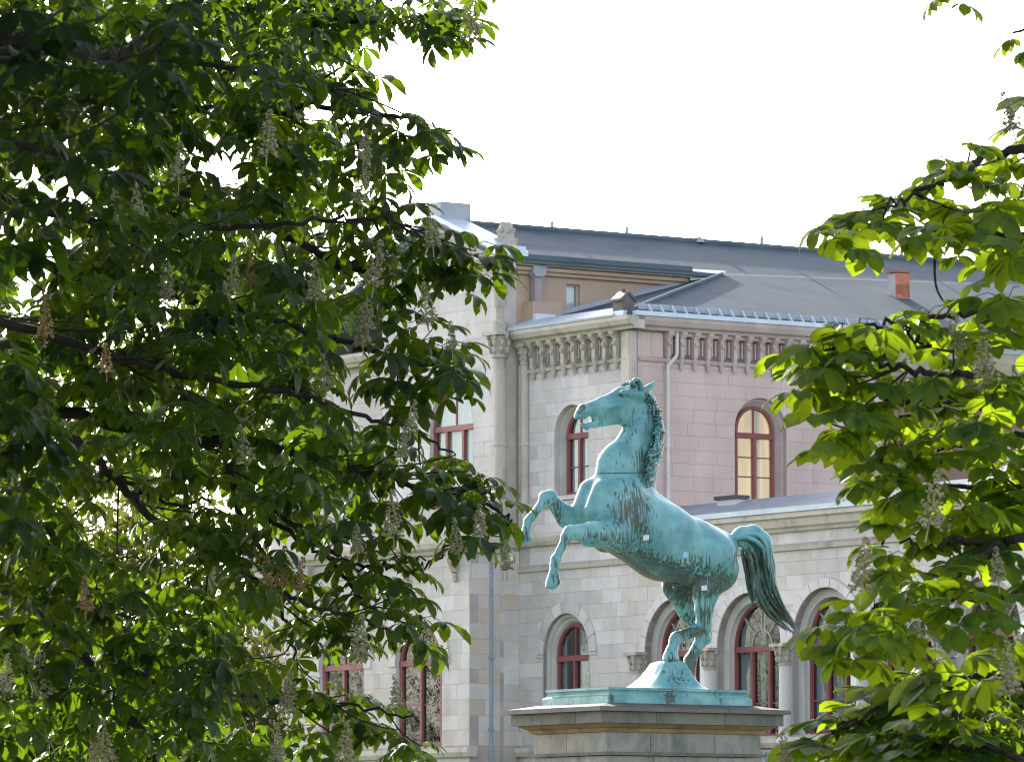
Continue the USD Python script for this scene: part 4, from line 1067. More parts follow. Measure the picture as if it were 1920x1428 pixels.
# the lower flank and the belly's underside, hardly ever washed, have gone olive black
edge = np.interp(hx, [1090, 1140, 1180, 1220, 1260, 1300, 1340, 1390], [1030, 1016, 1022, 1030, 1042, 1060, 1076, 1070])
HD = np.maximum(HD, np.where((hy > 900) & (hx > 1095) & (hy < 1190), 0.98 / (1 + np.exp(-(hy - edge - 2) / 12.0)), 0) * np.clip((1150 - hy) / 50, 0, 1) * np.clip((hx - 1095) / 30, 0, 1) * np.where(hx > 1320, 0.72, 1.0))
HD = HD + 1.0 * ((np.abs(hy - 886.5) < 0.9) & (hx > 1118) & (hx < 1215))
# a hint of sculpted muscle and hammered surface
nrm = trimesh.Trimesh(hv, hf, process=False).vertex_normals
hv = hv + nrm * (0.006 * (meshkit.fbm(hv * 7.0, 3, 4) - 0.5) + 0.012 * (meshkit.noise(hv * 3.2, 9) - 0.5))[:, None]
hw_ = hworld(hv)
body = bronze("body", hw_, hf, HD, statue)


def strand(pts, rad, sides=6, n=7, wig=0.0, r=None):
    p = spline(pts, n)
    if wig:
        t = np.linspace(0, 1, len(p)); ph = r.uniform(0, 6, 3)
        p = p + wig * np.stack([np.sin(t * 9 + ph[0]), np.sin(t * 8 + ph[1]), 0.7 * np.sin(t * 10 + ph[2])], 1) * np.minimum(1, t * 3)[:, None]
    t = np.linspace(0, 1, len(p))
    R = rad * np.interp(t, [0, 0.15, 0.6, 1.0], [0.7, 1.0, 0.85, 0.18])
    return tube(hworld(p), R, sides)


r9 = np.random.default_rng(21)
# tail: an arched root, then locks that fall and swing back
parts = []
root = [hq(1372, 1014), hq(1392, 1004), hq(1412, 1004), hq(1428, 1016)]
outer = [(1374, 1010), (1398, 1000), (1424, 1002), (1442, 1024), (1446, 1062), (1452, 1098), (1466, 1130), (1482, 1156), (1499, 1190)]
inner = [(1376, 1022), (1392, 1022), (1402, 1040), (1401, 1064), (1405, 1088), (1412, 1112), (1424, 1136), (1446, 1160), (1478, 1184)]
for i in range(104):
    q = r9.uniform(0, 1) ** 0.8
    y = r9.normal(0, 0.095) * (0.75 + 0.5 * q)
    end = r9.uniform(0.72, 1.0)
    pts = []
    m = len(outer)
    for k in range(m):
        t = k / (m - 1) * end * (m - 1)
        a = min(int(t), m - 2); w = t - a
        O = np.array(outer[a]) * (1 - w) + np.array(outer[a + 1]) * w
        I = np.array(inner[a]) * (1 - w) + np.array(inner[a + 1]) * w
        c = I + (O - I) * q + r9.normal(0, 1.1, 2) * min(1, k / 3)
        pts.append(hq(c[0], c[1], y * min(1.0, 0.35 + k * 0.25) * (1.25 - 0.5 * k / m)))
    parts.append(strand(pts, r9.uniform(0.020, 0.038), 6, 6, 0.012, r9))
for k in range(3):                                       # the short separate lock on the inner side
    parts.append(strand([hq(1390 + k, 1030, 0.05), hq(1396 + 2 * k, 1066, 0.06), hq(1402 + k, 1096, 0.06), hq(1408 + 2 * k, 1120, 0.05), hq(1409 + 3 * k, 1138 - 6 * k, 0.05)], 0.02, 6, 6, 0.01, r9))
dome = Field((-1.6, -0.3, 4.5), (-0.7, 0.3, 6.0), 0.016)
for (a, b, ra, rb) in ((0, 1, 13, 17), (1, 2, 17, 20), (2, 3, 20, 19)):
    dome.bone(root[a], root[b], ra / PXM, rb / PXM, 0.9, 0.05)
dome.bone(hq(1428, 1016), hq(1436, 1050), 19 / PXM, 11 / PXM, 0.9, 0.05)
dv, df = dome.mesh(); dv = relax(dv, df, 6)
tv, tf = cat(*parts, (hworld(dv), df))
tx, ty = pix(tv)
TD = np.clip((ty - 1000) / 60.0, 0, 1) * 0.68 + blotch(tx, ty, [(1405, 1050, 16, 26, 0.95), (1460, 1150, 36, 30, 0.62)]) * 0.5  # first spot paints in the dark of the hollow under the tail arch
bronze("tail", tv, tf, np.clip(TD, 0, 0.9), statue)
# mane: short upright crest at the top, curling locks lower down on the near side
parts = []
crest = [(1214, 733), (1228, 752), (1236, 770), (1241, 790), (1244, 812), (1243, 834), (1238, 856), (1230, 878), (1222, 898)]
for i in range(150):
    t = (i / 150) * (len(crest) - 1); a = int(t); w = t - a
    c = np.array(crest[a]) * (1 - w) + np.array(crest[min(a + 1, len(crest) - 1)]) * w
    f = i / 150
    L = np.interp(f, [0, 0.3, 0.6, 1], [6, 9, 30, 23]) * r9.uniform(0.7, 1.15)
    dx = -L * np.interp(f, [0, 0.3, 0.6, 1], [0.15, 0.15, 0.75, 0.55])
    y0 = r9.uniform(-0.04, 0.09)
    w0 = np.array([r9.uniform(-7, 1), 0])
    p0, p1 = c + w0, c + w0 + [dx * 0.35 + r9.normal(0, 2), L * 0.45]
    p2, p3 = c + w0 + [dx * 0.8 + r9.normal(0, 3), L * 0.75], c + w0 + [dx + r9.normal(0, 4), L * 1.05]
    out = np.interp(f, [0, 0.4, 1], [0.05, 0.11, 0.14])
    parts.append(strand([hq(*p0, y0), hq(*p1, y0 + out * 0.8), hq(*p2, y0 * 0.3 + out + 0.05), hq(*p3, y0 * 0.2 + out + 0.055)], r9.uniform(0.012, 0.022) * np.interp(f, [0, 0.35, 0.6], [0.7, 0.8, 1.1]), 5, 5, 0.01, r9))
mv, mf = cat(*parts)
mx_, my_ = pix(mv)
MD = 0.46 + 0.18 * (meshkit.noise(mv * 18.0, 3) > 0.55) + blotch(mx_, my_, [(1206, 862, 14, 22, 0.3), (1236, 760, 8, 24, 0.12)])
bronze("mane", mv, mf, MD, statue)
# forelock curls between the ears
parts = []
for j in range(9):
    a = j * 0.7
    cx, cy, rr = 1192 + 3 * math.cos(a), 717 + 2 * math.sin(a), 6.5
    parts.append(strand([hq(1202, 731, 0.02 + 0.01 * j), hq(cx + rr, cy, 0.02 + 0.012 * j), hq(cx, cy - rr * 0.6, 0.02 + 0.012 * j), hq(cx - rr, cy + 2, 0.01 + 0.012 * j), hq(cx - rr * 0.3, cy + rr, 0.012 * j), hq(cx - 12 + j, cy + 5, 0.012 * j)], 0.022, 6, 5, 0.004, r9))
for j in range(6):
    parts.append(strand([hq(1196, 726, -0.05), hq(1186, 718, -0.06 - 0.01 * j), hq(1177 - j, 719, -0.06), hq(1170 - j, 724, -0.05)], 0.02, 6, 5, 0.006, r9))
fv, ff = cat(*parts)
bronze("forelock", fv, ff, np.full(len(fv), 0.30), statue)

# bronze plinth: two stepped mouldings and the flared rock the horse springs from
zp0, zp1 = Z["plate"], pz(1288.5)
hh = zp1 - zp0
pl = cat(pbox(PLX, PLY, zp0, zp0 + hh * 0.42), pbox(PLX, PLY, zp0 + hh * 0.421, zp0 + hh * 0.52, PLX - 0.05, PLY - 0.05), pbox(PLX - 0.07, PLY - 0.07, zp0 + hh * 0.521, zp0 + hh * 0.62),
         pbox(PLX - 0.1, PLY - 0.1, zp0 + hh * 0.621, zp0 + hh * 0.84, PLX - 0.09, PLY - 0.09), pbox(PLX - 0.05, PLY - 0.05, zp0 + hh * 0.841, zp1))
pv, pf = trimesh.remesh.subdivide_to_size(pl[0], pl[1], 0.05)
qx_, qy_ = pix(pv)
bronze("plinth", pv, pf, 0.13 + blotch(qx_, qy_, [(1255, 1308, 13, 11, 0.85), (1145, 1309, 6, 10, 0.75), (1290, 1310, 4, 8, 0.5), (1345, 1300, 12, 14, 0.34), (1255, 1291, 22, 3, 0.6)]) * (qy_ > 1280), statue, smooth=False)
rk = Field((-1.1, -0.75, zp0), (1.1, 0.75, zp0 + 1.0), 0.02)
zt_ = hq(1258, 1241, 0.2)[2]
xc = hq(1258, 1241, 0.2)[0]
gx = np.linspace(-0.86, 0.86, 100); gy = np.linspace(-0.54, 0.54, 70)
GX, GY = np.meshgrid(gx, gy, indexing="ij")
top_l, top_r = hq(1243, 1240, 0.2)[0] + 0.06, hq(1280, 1240, 0.2)[0] + 0.05
dx_ = np.maximum(GX - top_l, 0) / 0.34 + np.maximum(top_r - GX, 0) / 0.34
dy_ = np.maximum(GY - 0.32, 0) / 0.24 + np.maximum(0.06 - GY, 0) / 0.52
dd = np.sqrt(dx_ ** 2 + dy_ ** 2)
H = (zt_ - zp1) * np.where(dd < 1, (1 - dd) ** 1.75 if False else np.clip(1 - dd, 0, 1) ** 2.3, 0)
n_ = meshkit.fbm(np.stack([GX * 5, GY * 5, GX * 0], -1), 4, 8) - 0.5
H = H + 0.05 * n_ * np.clip(H * 6, 0, 1)
H = np.where(H < 0.002, -0.02, H)
gvv = np.stack([GX, GY, zp1 + H], -1).reshape(-1, 3)
ny = len(gy)
ii, jj = np.meshgrid(np.arange(len(gx) - 1), np.arange(ny - 1), indexing="ij")
q = np.stack([ii * ny + jj, (ii + 1) * ny + jj, (ii + 1) * ny + jj + 1, ii * ny + jj + 1], -1).reshape(-1, 4)
rv = hworld(gvv)
rx_, ry_ = pix(rv)
RD = 0.14 + blotch(rx_, ry_, [(1272, 1270, 20, 16, 0.42), (1252, 1257, 5, 5, 0.2), (1262, 1232, 20, 5, 0.3)])
bronze("rock", rv, np.vstack([q[:, [0, 1, 2]], q[:, [0, 2, 3]]]), RD, statue)


# paper stickers on the flank
def sticker(px, py, w, h, mat, tilt=0.0):
    d = np.hypot(hx - px, hy - py)
    c = np.where(d < 3.5)[0]
    c = c[np.argmin(hw_[c][:, 1])]
    n = trimesh.Trimesh(hw_, hf, process=False).vertex_normals[c]
    u = np.cross([0, 0, 1.0], n); u /= np.linalg.norm(u); t = np.cross(n, u)
    u, t = u * math.cos(tilt) + t * math.sin(tilt), t * math.cos(tilt) - u * math.sin(tilt)
    o = hw_[c] + n * 0.007
    v = np.array([o + a * u * w / 2 + b * t * h / 2 + n * e for e in (-0.004, 0.002) for a, b in ((-1, -1), (1, -1), (1, 1), (-1, 1))])
    f = np.array([(4, 5, 6), (4, 6, 7), (0, 2, 1), (0, 3, 2)] + [x for i in range(4) for x in ((i, (i + 1) % 4, 4 + (i + 1) % 4), (i, 4 + (i + 1) % 4, 4 + i))])
    return v, f


obj("sticker", sticker(1213, 1010, 0.065, 0.055, None, 0.1), "sticker_white", statue, label="pale paper sticker on the ribs")
obj("sticker", sticker(1287, 1041, 0.07, 0.06, None, -0.2), "sticker_blue", statue, label="blue paper sticker on the flank")
obj("sticker", sticker(1322, 1102, 0.06, 0.05, None, 0.1), "sticker_white", statue, label="white paper sticker on the thigh")
# ---------------------------------------------------------------- horse chestnuts
def leaf(rng, nl, length, width, droop, spread=105, petiole=0.11, fold=0.25, fat=0.65, seg=6):
    """one palmate leaf: petiole along +x from the origin, leaflets fanned at its end and hanging"""
    V, T, n = [], [], 0
    pz_ = 0.02
    v, f = tube(np.array([[0, 0, 0], [petiole * 0.5, 0, pz_], [petiole, 0, 0]], float), [0.0024, 0.002, 0.0018], 3, False)
    V.append(v); T.append(f); n = len(v)
    for a in np.linspace(-spread, spread, nl):
        k = 1 - 0.42 * (abs(a) / spread) ** 1.5
        L, W = length * k * rng.uniform(0.92, 1.08), width * k ** 0.8 * rng.uniform(0.9, 1.1)
        dr = droop * rng.uniform(0.75, 1.3)
        th = math.radians(a + rng.uniform(-6, 6))
        t = np.linspace(0, 1, seg)
        hwid = np.interp(t, [0, 0.15, 0.4, fat, 0.86, 1], [0.03, 0.22, 0.72, 1.0, 0.66, 0.0]) * W / 2
        ang = dr * t ** 0.8
        r = np.concatenate([[0], np.cumsum(np.cos((ang[1:] + ang[:-1]) / 2) * L / (seg - 1))])
        z = np.concatenate([[0], -np.cumsum(np.sin((ang[1:] + ang[:-1]) / 2) * L / (seg - 1))])
        wav = 0.05 * L * np.sin(t * 5 + rng.uniform(0, 6))
        c, s = math.cos(th), math.sin(th)
        mid = np.stack([r * c, r * s, z], 1)
        side = np.array([-s, c, 0.0])
        tw = rng.uniform(-0.35, 0.35)
        up = np.stack([np.sin(ang) * c, np.sin(ang) * s, np.cos(ang)], 1)
        lat = side * math.cos(tw) + up * math.sin(tw)
        lo = mid + lat * hwid[:, None] + up * (fold * hwid)[:, None] + up * (wav * 0.3)[:, None]
        ro = mid - lat * hwid[:, None] + up * (fold * hwid)[:, None] - up * (wav * 0.3)[:, None]
        v = np.vstack([lo, mid, ro]) + [petiole, 0, 0]
        f = []
        for i in range(seg - 1):
            f += [(i, seg + i, seg + i + 1), (i, seg + i + 1, i + 1), (seg + i, 2 * seg + i, 2 * seg + i + 1), (seg + i, 2 * seg + i + 1, seg + i + 1)]
        V.append(v); T.append(np.array(f) + n); n += len(v)
    return np.vstack(V), np.vstack(T)


def frame(yaw, pitch, roll):
    cy, sy, cp, sp, cr, sr = math.cos(yaw), math.sin(yaw), math.cos(pitch), math.sin(pitch), math.cos(roll), math.sin(roll)
    x = np.array([cy * cp, sy * cp, sp]); y0 = np.array([-sy, cy, 0.0]); z0 = np.cross(x, y0)
    return np.stack([x, y0 * cr + z0 * sr, z0 * cr - y0 * sr])       # rows: local axes in the world


def panicle(rng, h, r):
    """upright candle of small florets round a stalk"""
    st = tube(np.array([[0, 0, -0.04], [0.004, 0, h * 0.5], [0, 0.003, h]]), [0.0024, 0.002, 0.0008], 4)
    P_ = []
    m = trimesh.creation.icosahedron()
    for i in range(int(210 * h / 0.2)):
        t = rng.uniform(0.02, 1) ** 1.15
        rr = r * (1 - t) ** 0.7 * rng.uniform(0.3, 1.05) + 0.004
        a = rng.uniform(0, 2 * np.pi)
        c = np.array([rr * math.cos(a), rr * math.sin(a), t * h])
        size = rng.uniform(0.0045, 0.0080) * (1 - 0.45 * t)
        v = np.array(m.vertices) * size * rng.uniform(0.5, 1.3, (12, 1)) * np.array([1.1, 1.1, 0.8])
        P_.append((v + c, np.asarray(m.faces)))
    return cat(st, *P_)


class Tree:
    def __init__(self, name, label, leaf_mat, protos, seed, group=None):
        self.t = thing(name, label, "tree", group)
        self.mat, self.protos, self.r = leaf_mat, protos, np.random.default_rng(seed)
        self.boughs, self.leaves, self.twigs, self.limbs = [], [], [], []

    def bough(self, pts, r0, r1, n=9):
        """pts: world points"""
        p = spline(pts, n)
        L = len(p)
        j = self.r.normal(0, 1, (L, 3)) * np.linspace(0.3, 1, L)[:, None] * 0.012
        p = p + j
        self.boughs.append(p)
        t = np.linspace(0, 1, L)
        self.limbs.append((p, r0 + (r1 - r0) * t ** 0.7))

    def near(self, p):
        best = None
        for b in self.boughs:
            d = np.linalg.norm(b - p, axis=1) + 0.9 * np.abs(b[:, 2] - p[2])
            i = int(d.argmin())
            if best is None or d[i] < best[0]:
                best = (d[i], b[max(0, i - 2 - int(d[i] * 12))], b)
        return best

    def shoot(self, p, k=6, scale=1.0, pitch=(-0.5, 0.25), twig=True, yaw0=None, stuff=False):
        r = self.r
        p = np.asarray(p)
        if twig:
            d, q, _ = self.near(p)
        if twig and d < 0.48:
            m = (p + q) / 2 + [0, 0, -0.10 * d] + r.normal(0, 0.04, 3) * min(d, 1)
            pts = spline([q, m, p - [0, 0, 0.02], p], 5)
            self.twigs.append((pts, np.linspace(0.0042 + 0.002 * min(d, 1.5), 0.0020, len(pts))))
        y = r.uniform(0, 6.28) if yaw0 is None else yaw0
        for i in range(k):
            M = frame(y + i * 2 * np.pi / k + r.uniform(-0.45, 0.45), r.uniform(*pitch), r.uniform(-0.4, 0.4))
            back = -0.05 * (i % 3)
            self.leaves.append((p + [0, 0, back], M * scale * r.uniform(0.78, 1.15), int(r.integers(len(self.protos))), stuff))

    def build(self, singles=300):
        obj("trunk", cat(*[tube(p, w, 9) for p, w in self.limbs if w[0] > 0.1]), "bark", self.t, smooth=40)
        for p, w in self.limbs:
            if w[0] <= 0.1:
                obj("branch", tube(p, w, 6), "bark", self.t, smooth=40)
        if self.twigs:
            obj("twigs", cat(*[tube(p, w, 4, False) for p, w in self.twigs]), "bark", self.t, smooth=40, kind="stuff")
        near, rest = [], []
        for l in self.leaves:
            x, y = pix(l[0])
            vis = -40 < x < 1960 and -60 < y < 1480 and not l[3]
            (near if vis else rest).append(l)
        near.sort(key=lambda l: l[0][1])
        rest += near[singles:]
        for p, M, k, _ in near[:singles]:
            v, f = self.protos[k]
            obj("leaf", (v @ M + p, f), self.mat, self.t, smooth=True)
        if rest:
            obj("foliage", cat(*[(self.protos[k][0] @ M + p, self.protos[k][1]) for p, M, k, _ in rest]), self.mat, self.t, smooth=True, kind="stuff")

    def flower(self, p, mesh, mat, lean=0.15):
        M = frame(self.r.uniform(0, 6.28), self.r.uniform(-lean, lean), self.r.uniform(-lean, lean)) * self.r.uniform(0.85, 1.2)
        v, f = mesh
        obj("flower_panicle", (v @ M + p, f), mat, self.t)


rl = np.random.default_rng(11)
LP = [leaf(rl, int(rl.choice([5, 7, 7])), rl.uniform(0.15, 0.185), rl.uniform(0.062, 0.074), rl.uniform(0.75, 1.5), petiole=rl.uniform(0.08, 0.13)) for _ in range(10)]
RP = [leaf(rl, int(rl.choice([5, 5, 7])), rl.uniform(0.15, 0.185), rl.uniform(0.082, 0.098), rl.uniform(0.45, 1.1), petiole=rl.uniform(0.07, 0.12), fat=0.68, fold=0.18) for _ in range(10)]
PAN = [panicle(rl, 0.145, 0.033), panicle(rl, 0.17, 0.040), panicle(rl, 0.12, 0.028)]

# left tree: stands just outside the picture, its boughs arch in from the left
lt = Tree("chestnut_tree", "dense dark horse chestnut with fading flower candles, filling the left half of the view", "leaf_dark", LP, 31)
LD = 25.0
tx, ty0 = -4.1, 26.0
lt.bough([(tx, ty0, -0.1), (tx + 0.05, ty0, 1.5), (tx - 0.05, ty0 + 0.1, 3.2), (tx + 0.1, ty0 + 0.2, 6), (tx, ty0 + 0.2, 9.5)], 0.36, 0.14)
W = lambda rows: [at(*q) for q in rows]
T0 = lambda z: np.array([tx, ty0 + 0.1, z])
for z, rows, r0, r1 in (
    (5.2, [(-300, -90, 25.5), (120, -60, 25.2), (450, 10, 25), (680, 40, 24.8), (880, 50, 24.6)], 0.06, 0.006),
    (4.7, [(-300, 170, 25.5), (100, 185, 25.2), (400, 205, 25), (600, 205, 25), (760, 220, 24.8), (835, 245, 24.8)], 0.06, 0.006),
    (4.6, [(-300, 260, 26), (0, 285, 26), (200, 330, 25.8), (420, 385, 25.5), (590, 470, 25.2), (700, 512, 25), (800, 524, 24.9), (860, 520, 24.8)], 0.075, 0.008),
    (4.4, [(-250, 400, 25), (150, 520, 25), (350, 560, 25), (560, 610, 25), (700, 660, 25), (830, 690, 24.8), (890, 705, 24.8)], 0.065, 0.006),
    (4.1, [(-250, 640, 25.6), (50, 745, 25.4), (250, 805, 25.2), (480, 830, 25), (620, 870, 24.8), (760, 900, 24.7), (900, 940, 24.6), (960, 980, 24.5)], 0.075, 0.007),
    (4.0, [(-250, 720, 25), (60, 790, 24.6), (200, 880, 24.5), (290, 975, 24.4), (420, 1050, 24.4), (520, 1110, 24.3), (640, 1150, 24.3), (740, 1180, 24.3)], 0.06, 0.006),
    (3.5, [(-250, 1000, 25), (0, 1095, 24.8), (70, 1140, 24.7), (160, 1240, 24.6), (260, 1370, 24.5), (300, 1440, 24.5)], 0.075, 0.02),
    (3.7, [(-150, 980, 26), (100, 1060, 26), (180, 1130, 25.8), (210, 1200, 25.6), (270, 1245, 25.5), (360, 1290, 25.3), (480, 1305, 25), (640, 1320, 24.8), (790, 1350, 24.6)], 0.07, 0.006),
    (4.2, [(-200, 560, 24), (120, 640, 24), (330, 700, 24), (520, 730, 24), (640, 770, 24), (760, 800, 24), (850, 850, 24)], 0.05, 0.006),
    (4.8, [(-200, 60, 24.4), (150, 90, 24.2), (380, 120, 24.2), (560, 150, 24.2), (680, 175, 24.2)], 0.05, 0.006),
    (4.5, [(-200, 330, 24.2), (100, 400, 24.2), (300, 430, 24.2), (520, 420, 24.2), (690, 410, 24.2), (800, 430, 24.2)], 0.05, 0.006)):
    lt.bough([T0(z)] + W(rows), r0 * 0.62, r1 * 0.8)
for rows, r0, r1 in (
    ([(480, 930, 24.8), (540, 975, 24.8), (620, 1035, 24.8), (700, 1062, 24.8), (780, 1062, 24.8), (845, 1020, 24.8)], 0.016, 0.005),
    ([(470, 945, 24.9), (560, 1010, 24.9), (630, 1050, 24.9), (720, 1066, 24.8), (800, 1045, 24.7)], 0.014, 0.004),
    ([(590, 1010, 24.6), (645, 1080, 24.6), (690, 1140, 24.6), (735, 1158, 24.6)], 0.014, 0.004),
    ([(230, 1230, 25), (300, 1300, 25), (350, 1370, 25), (400, 1440, 25)], 0.022, 0.012),
    ([(270, 1245, 24.7), (330, 1330, 24.7), (380, 1400, 24.7), (430, 1440, 24.7)], 0.02, 0.01),
    ([(430, 870, 25.1), (450, 960, 25.1), (500, 1050, 25.1), (540, 1180, 25.1), (560, 1260, 25)], 0.02, 0.005),
    ([(190, 1130, 25.3), (185, 1200, 25.3), (190, 1260, 25.3)], 0.018, 0.006),
    ([(200, 880, 24.9), (235, 900, 24.9), (330, 950, 24.9), (400, 930, 24.9)], 0.018, 0.005)):
    lt.bough(W(rows), r0, r1)
r3 = np.random.default_rng(77)
region = Polygon([(-80, -80), (690, -80), (690, 60), (560, 130), (650, 205), (660, 330), (650, 420), (600, 470), (640, 560), (660, 690), (700, 800), (720, 890), (620, 930), (540, 970), (490, 1060), (450, 1160), (500, 1290), (500, 1450), (-80, 1450)])
gapz = [(210, 925, 38), (265, 975, 22), (55, 480, 28), (105, 300, 28), (420, 270, 26), (330, 1420, 22), (230, 945, 26)]
step = 78
for layer, (d0, d1, k, stp) in enumerate(((23.4, 25.4, 6, 55), (25.6, 27.6, 6, 64), (27.8, 30.0, 6, 80), (30.2, 32.5, 6, 78))):
    for gx_ in np.arange(-80, 800, stp):
        for gy_ in np.arange(-80, 1460, stp):
            x, y = gx_ + r3.uniform(-0.55, 0.55) * stp, gy_ + r3.uniform(-0.55, 0.55) * stp
            if not region.contains(Point(x, y)) or any(math.hypot(x - a, y - b) < c + 36 for a, b, c in gapz):
                continue
            if layer == 3 and (y > 640 or x > 560):
                continue
            if layer and y > 850 and x < 520 and r3.uniform() < (0.45 if layer == 1 else 0.85):
                continue
            if r3.uniform() < (0.10 if x < 350 else 0.16) + (0.10 if layer else 0):
                continue
            lt.shoot(at(x, y, r3.uniform(d0, d1)), k, 0.79, (-0.65, 0.1), stuff=layer > 0)
tips = [(560, -10), (640, 10), (700, 30), (760, 40), (820, 50), (868, 70), (850, 20), (790, 15), (900, -30),
        (640, 165), (680, 195), (700, 235), (745, 250), (790, 245), (825, 260), (700, 300), (735, 330), (650, 300), (680, 150),
        (720, 400), (755, 415), (800, 480), (845, 480), (885, 490), (905, 510), (860, 525), (760, 470), (700, 460), (670, 430), (820, 450), (740, 500),
        (690, 560), (735, 590), (780, 620), (820, 640), (860, 670), (830, 690), (780, 690), (740, 660), (700, 720), (870, 715), (760, 740),
        (740, 800), (740, 850), (850, 875), (875, 905), (900, 925), (920, 950), (930, 990), (900, 1005), (870, 955), (830, 920), (790, 900), (750, 870), (720, 960), (770, 965), (890, 985),
        (650, 1000), (720, 1030), (745, 1075), (775, 1100), (700, 1100), (660, 1075), (770, 1165), (800, 1195), (725, 1150),
        (560, 1110), (600, 1130), (645, 1160), (660, 1215), (620, 1200), (570, 1190),
        (600, 1300), (650, 1320), (695, 1335), (745, 1385), (800, 1415), (640, 1400), (580, 1390)]
for x, y in tips:
    lt.shoot(at(x - 6 + r3.uniform(-8, 8), y - 34 + r3.uniform(-8, 8), r3.uniform(24.2, 25.2)), 6, r3.uniform(0.68, 0.84), (-0.7, 0.1))
# the crown that shades them, beyond the picture's edge
for i in range(1700):
    u = r3.normal(0, 1, 3); u /= np.linalg.norm(u)
    p = np.array([-4.6, 24.5, 8.0]) + u * np.array([4.0, 10.0, 4.4]) * r3.uniform(0.3, 1.0) ** 0.5
    x, y = pix(p)
    if (x > -110 and y > -110) or p[2] < 2.5:
        continue
    if (p[0] > 0.3 - 0.404 * (p[1] - 20) and 2.0 < p[2] - 0.458 * (p[1] - 20) < 3.8) or (p[1] > 26 and p[2] - 0.48 * (p[1] - 25) < 3.3):
        continue                                     # shoots left out so the sun reaches the right tree and low leaves
    lt.shoot(p, 6, 1.25, (-0.5, 0.3), twig=False, stuff=True)
lt.build()
faded = {(470, 525), (200, 690), (500, 1090), (530, 1092), (560, 1098), (160, 1135), (85, 625)}
for i, (x, y) in enumerate([(812, 455), (803, 600), (848, 645), (690, 610), (880, 70), (415, 165), (270, 175), (500, 285), (605, 290), (682, 290), (335, 335), (60, 400), (225, 410), (262, 400), (160, 585), (310, 555), (432, 545), (470, 525), (592, 555),
                           (680, 375), (200, 690), (680, 640), (610, 725), (752, 850), (770, 800), (738, 1000), (900, 995), (290, 810), (462, 860), (515, 1060), (500, 1090), (530, 1092), (560, 1098), (45, 1255), (80, 1300), (205, 1310), (10, 1290), (540, 1330), (590, 1340), (745, 1315), (668, 1230),
                           (145, 1425), (180, 1420), (200, 1432), (620, 1415), (645, 1420), (520, 1420), (160, 1135), (85, 625), (700, 530), (950, 1060), (670, 1030), (860, 1030)]):
    if i % 3 == 2 and (x, y) not in faded and x < 700:
        continue
    lt.flower(at(x, y + 8, r3.uniform(23.2, 24.0)), PAN[i % 3], "panicle_faded" if (x, y) in faded else "panicle_cream")

# a third tree, close by on the left: its lowest leaves hang into the picture out of focus, its unseen crown is added to shade the left chestnut
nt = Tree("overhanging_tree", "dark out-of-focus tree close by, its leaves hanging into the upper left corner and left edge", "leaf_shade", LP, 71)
nx, ny_ = -4.6, 12.5
nt.bough([(nx, ny_, -0.1), (nx + 0.05, ny_, 1.5), (nx - 0.05, ny_ + 0.1, 3.2), (nx + 0.1, ny_ + 0.2, 5.5), (nx, ny_ + 0.2, 8)], 0.28, 0.12)
N0 = lambda z: np.array([nx, ny_ + 0.1, z])
nt.bough([N0(4.2), (-2.6, 13.6, 4.0)] + W([(-150, 60, 15), (40, 80, 14.8), (200, 110, 14.6), (300, 60, 14.6)]), 0.05, 0.008)
nt.bough([N0(3.4), (-2.6, 14, 3.1)] + W([(-150, 780, 15.4), (0, 800, 15.2), (80, 820, 15.2)]), 0.05, 0.008)
nt.bough([N0(4.0), (-2.6, 14, 3.8)] + W([(-150, 250, 15.4), (0, 270, 15.2), (120, 300, 15.2)]), 0.05, 0.008)
for x, y in [(20, 10), (110, 30), (190, 20), (260, 40), (60, 110), (150, 120), (240, 120), (40, 200), (120, 210), (10, 300), (300, 0), (220, 200), (-20, 90), (290, 90), (90, 300), (170, 290), (30, 380), (-10, 420), (330, 40), (20, 760), (60, 830), (-20, 850), (10, 920), (80, 780), (10, 640), (-10, 700)]:
    nt.shoot(at(x, y, r3.uniform(14.2, 15.6)), 6, 0.66, (-0.5, 0.2))
for i in range(1100):
    u = r3.normal(0, 1, 3); u /= np.linalg.norm(u)
    p = np.array([-3.6, 11.0, 6.6]) + u * np.array([4.4, 7.5, 3.2]) * r3.uniform(0.3, 1.0) ** 0.5
    x, y = pix(p)
    if p[1] < 1.5 or p[2] < 3.2 or (x > -110 and y > -130) or x > 2700:
        continue
    nt.shoot(p, 6, 1.2, (-0.5, 0.3), twig=False, stuff=True)
nt.build()

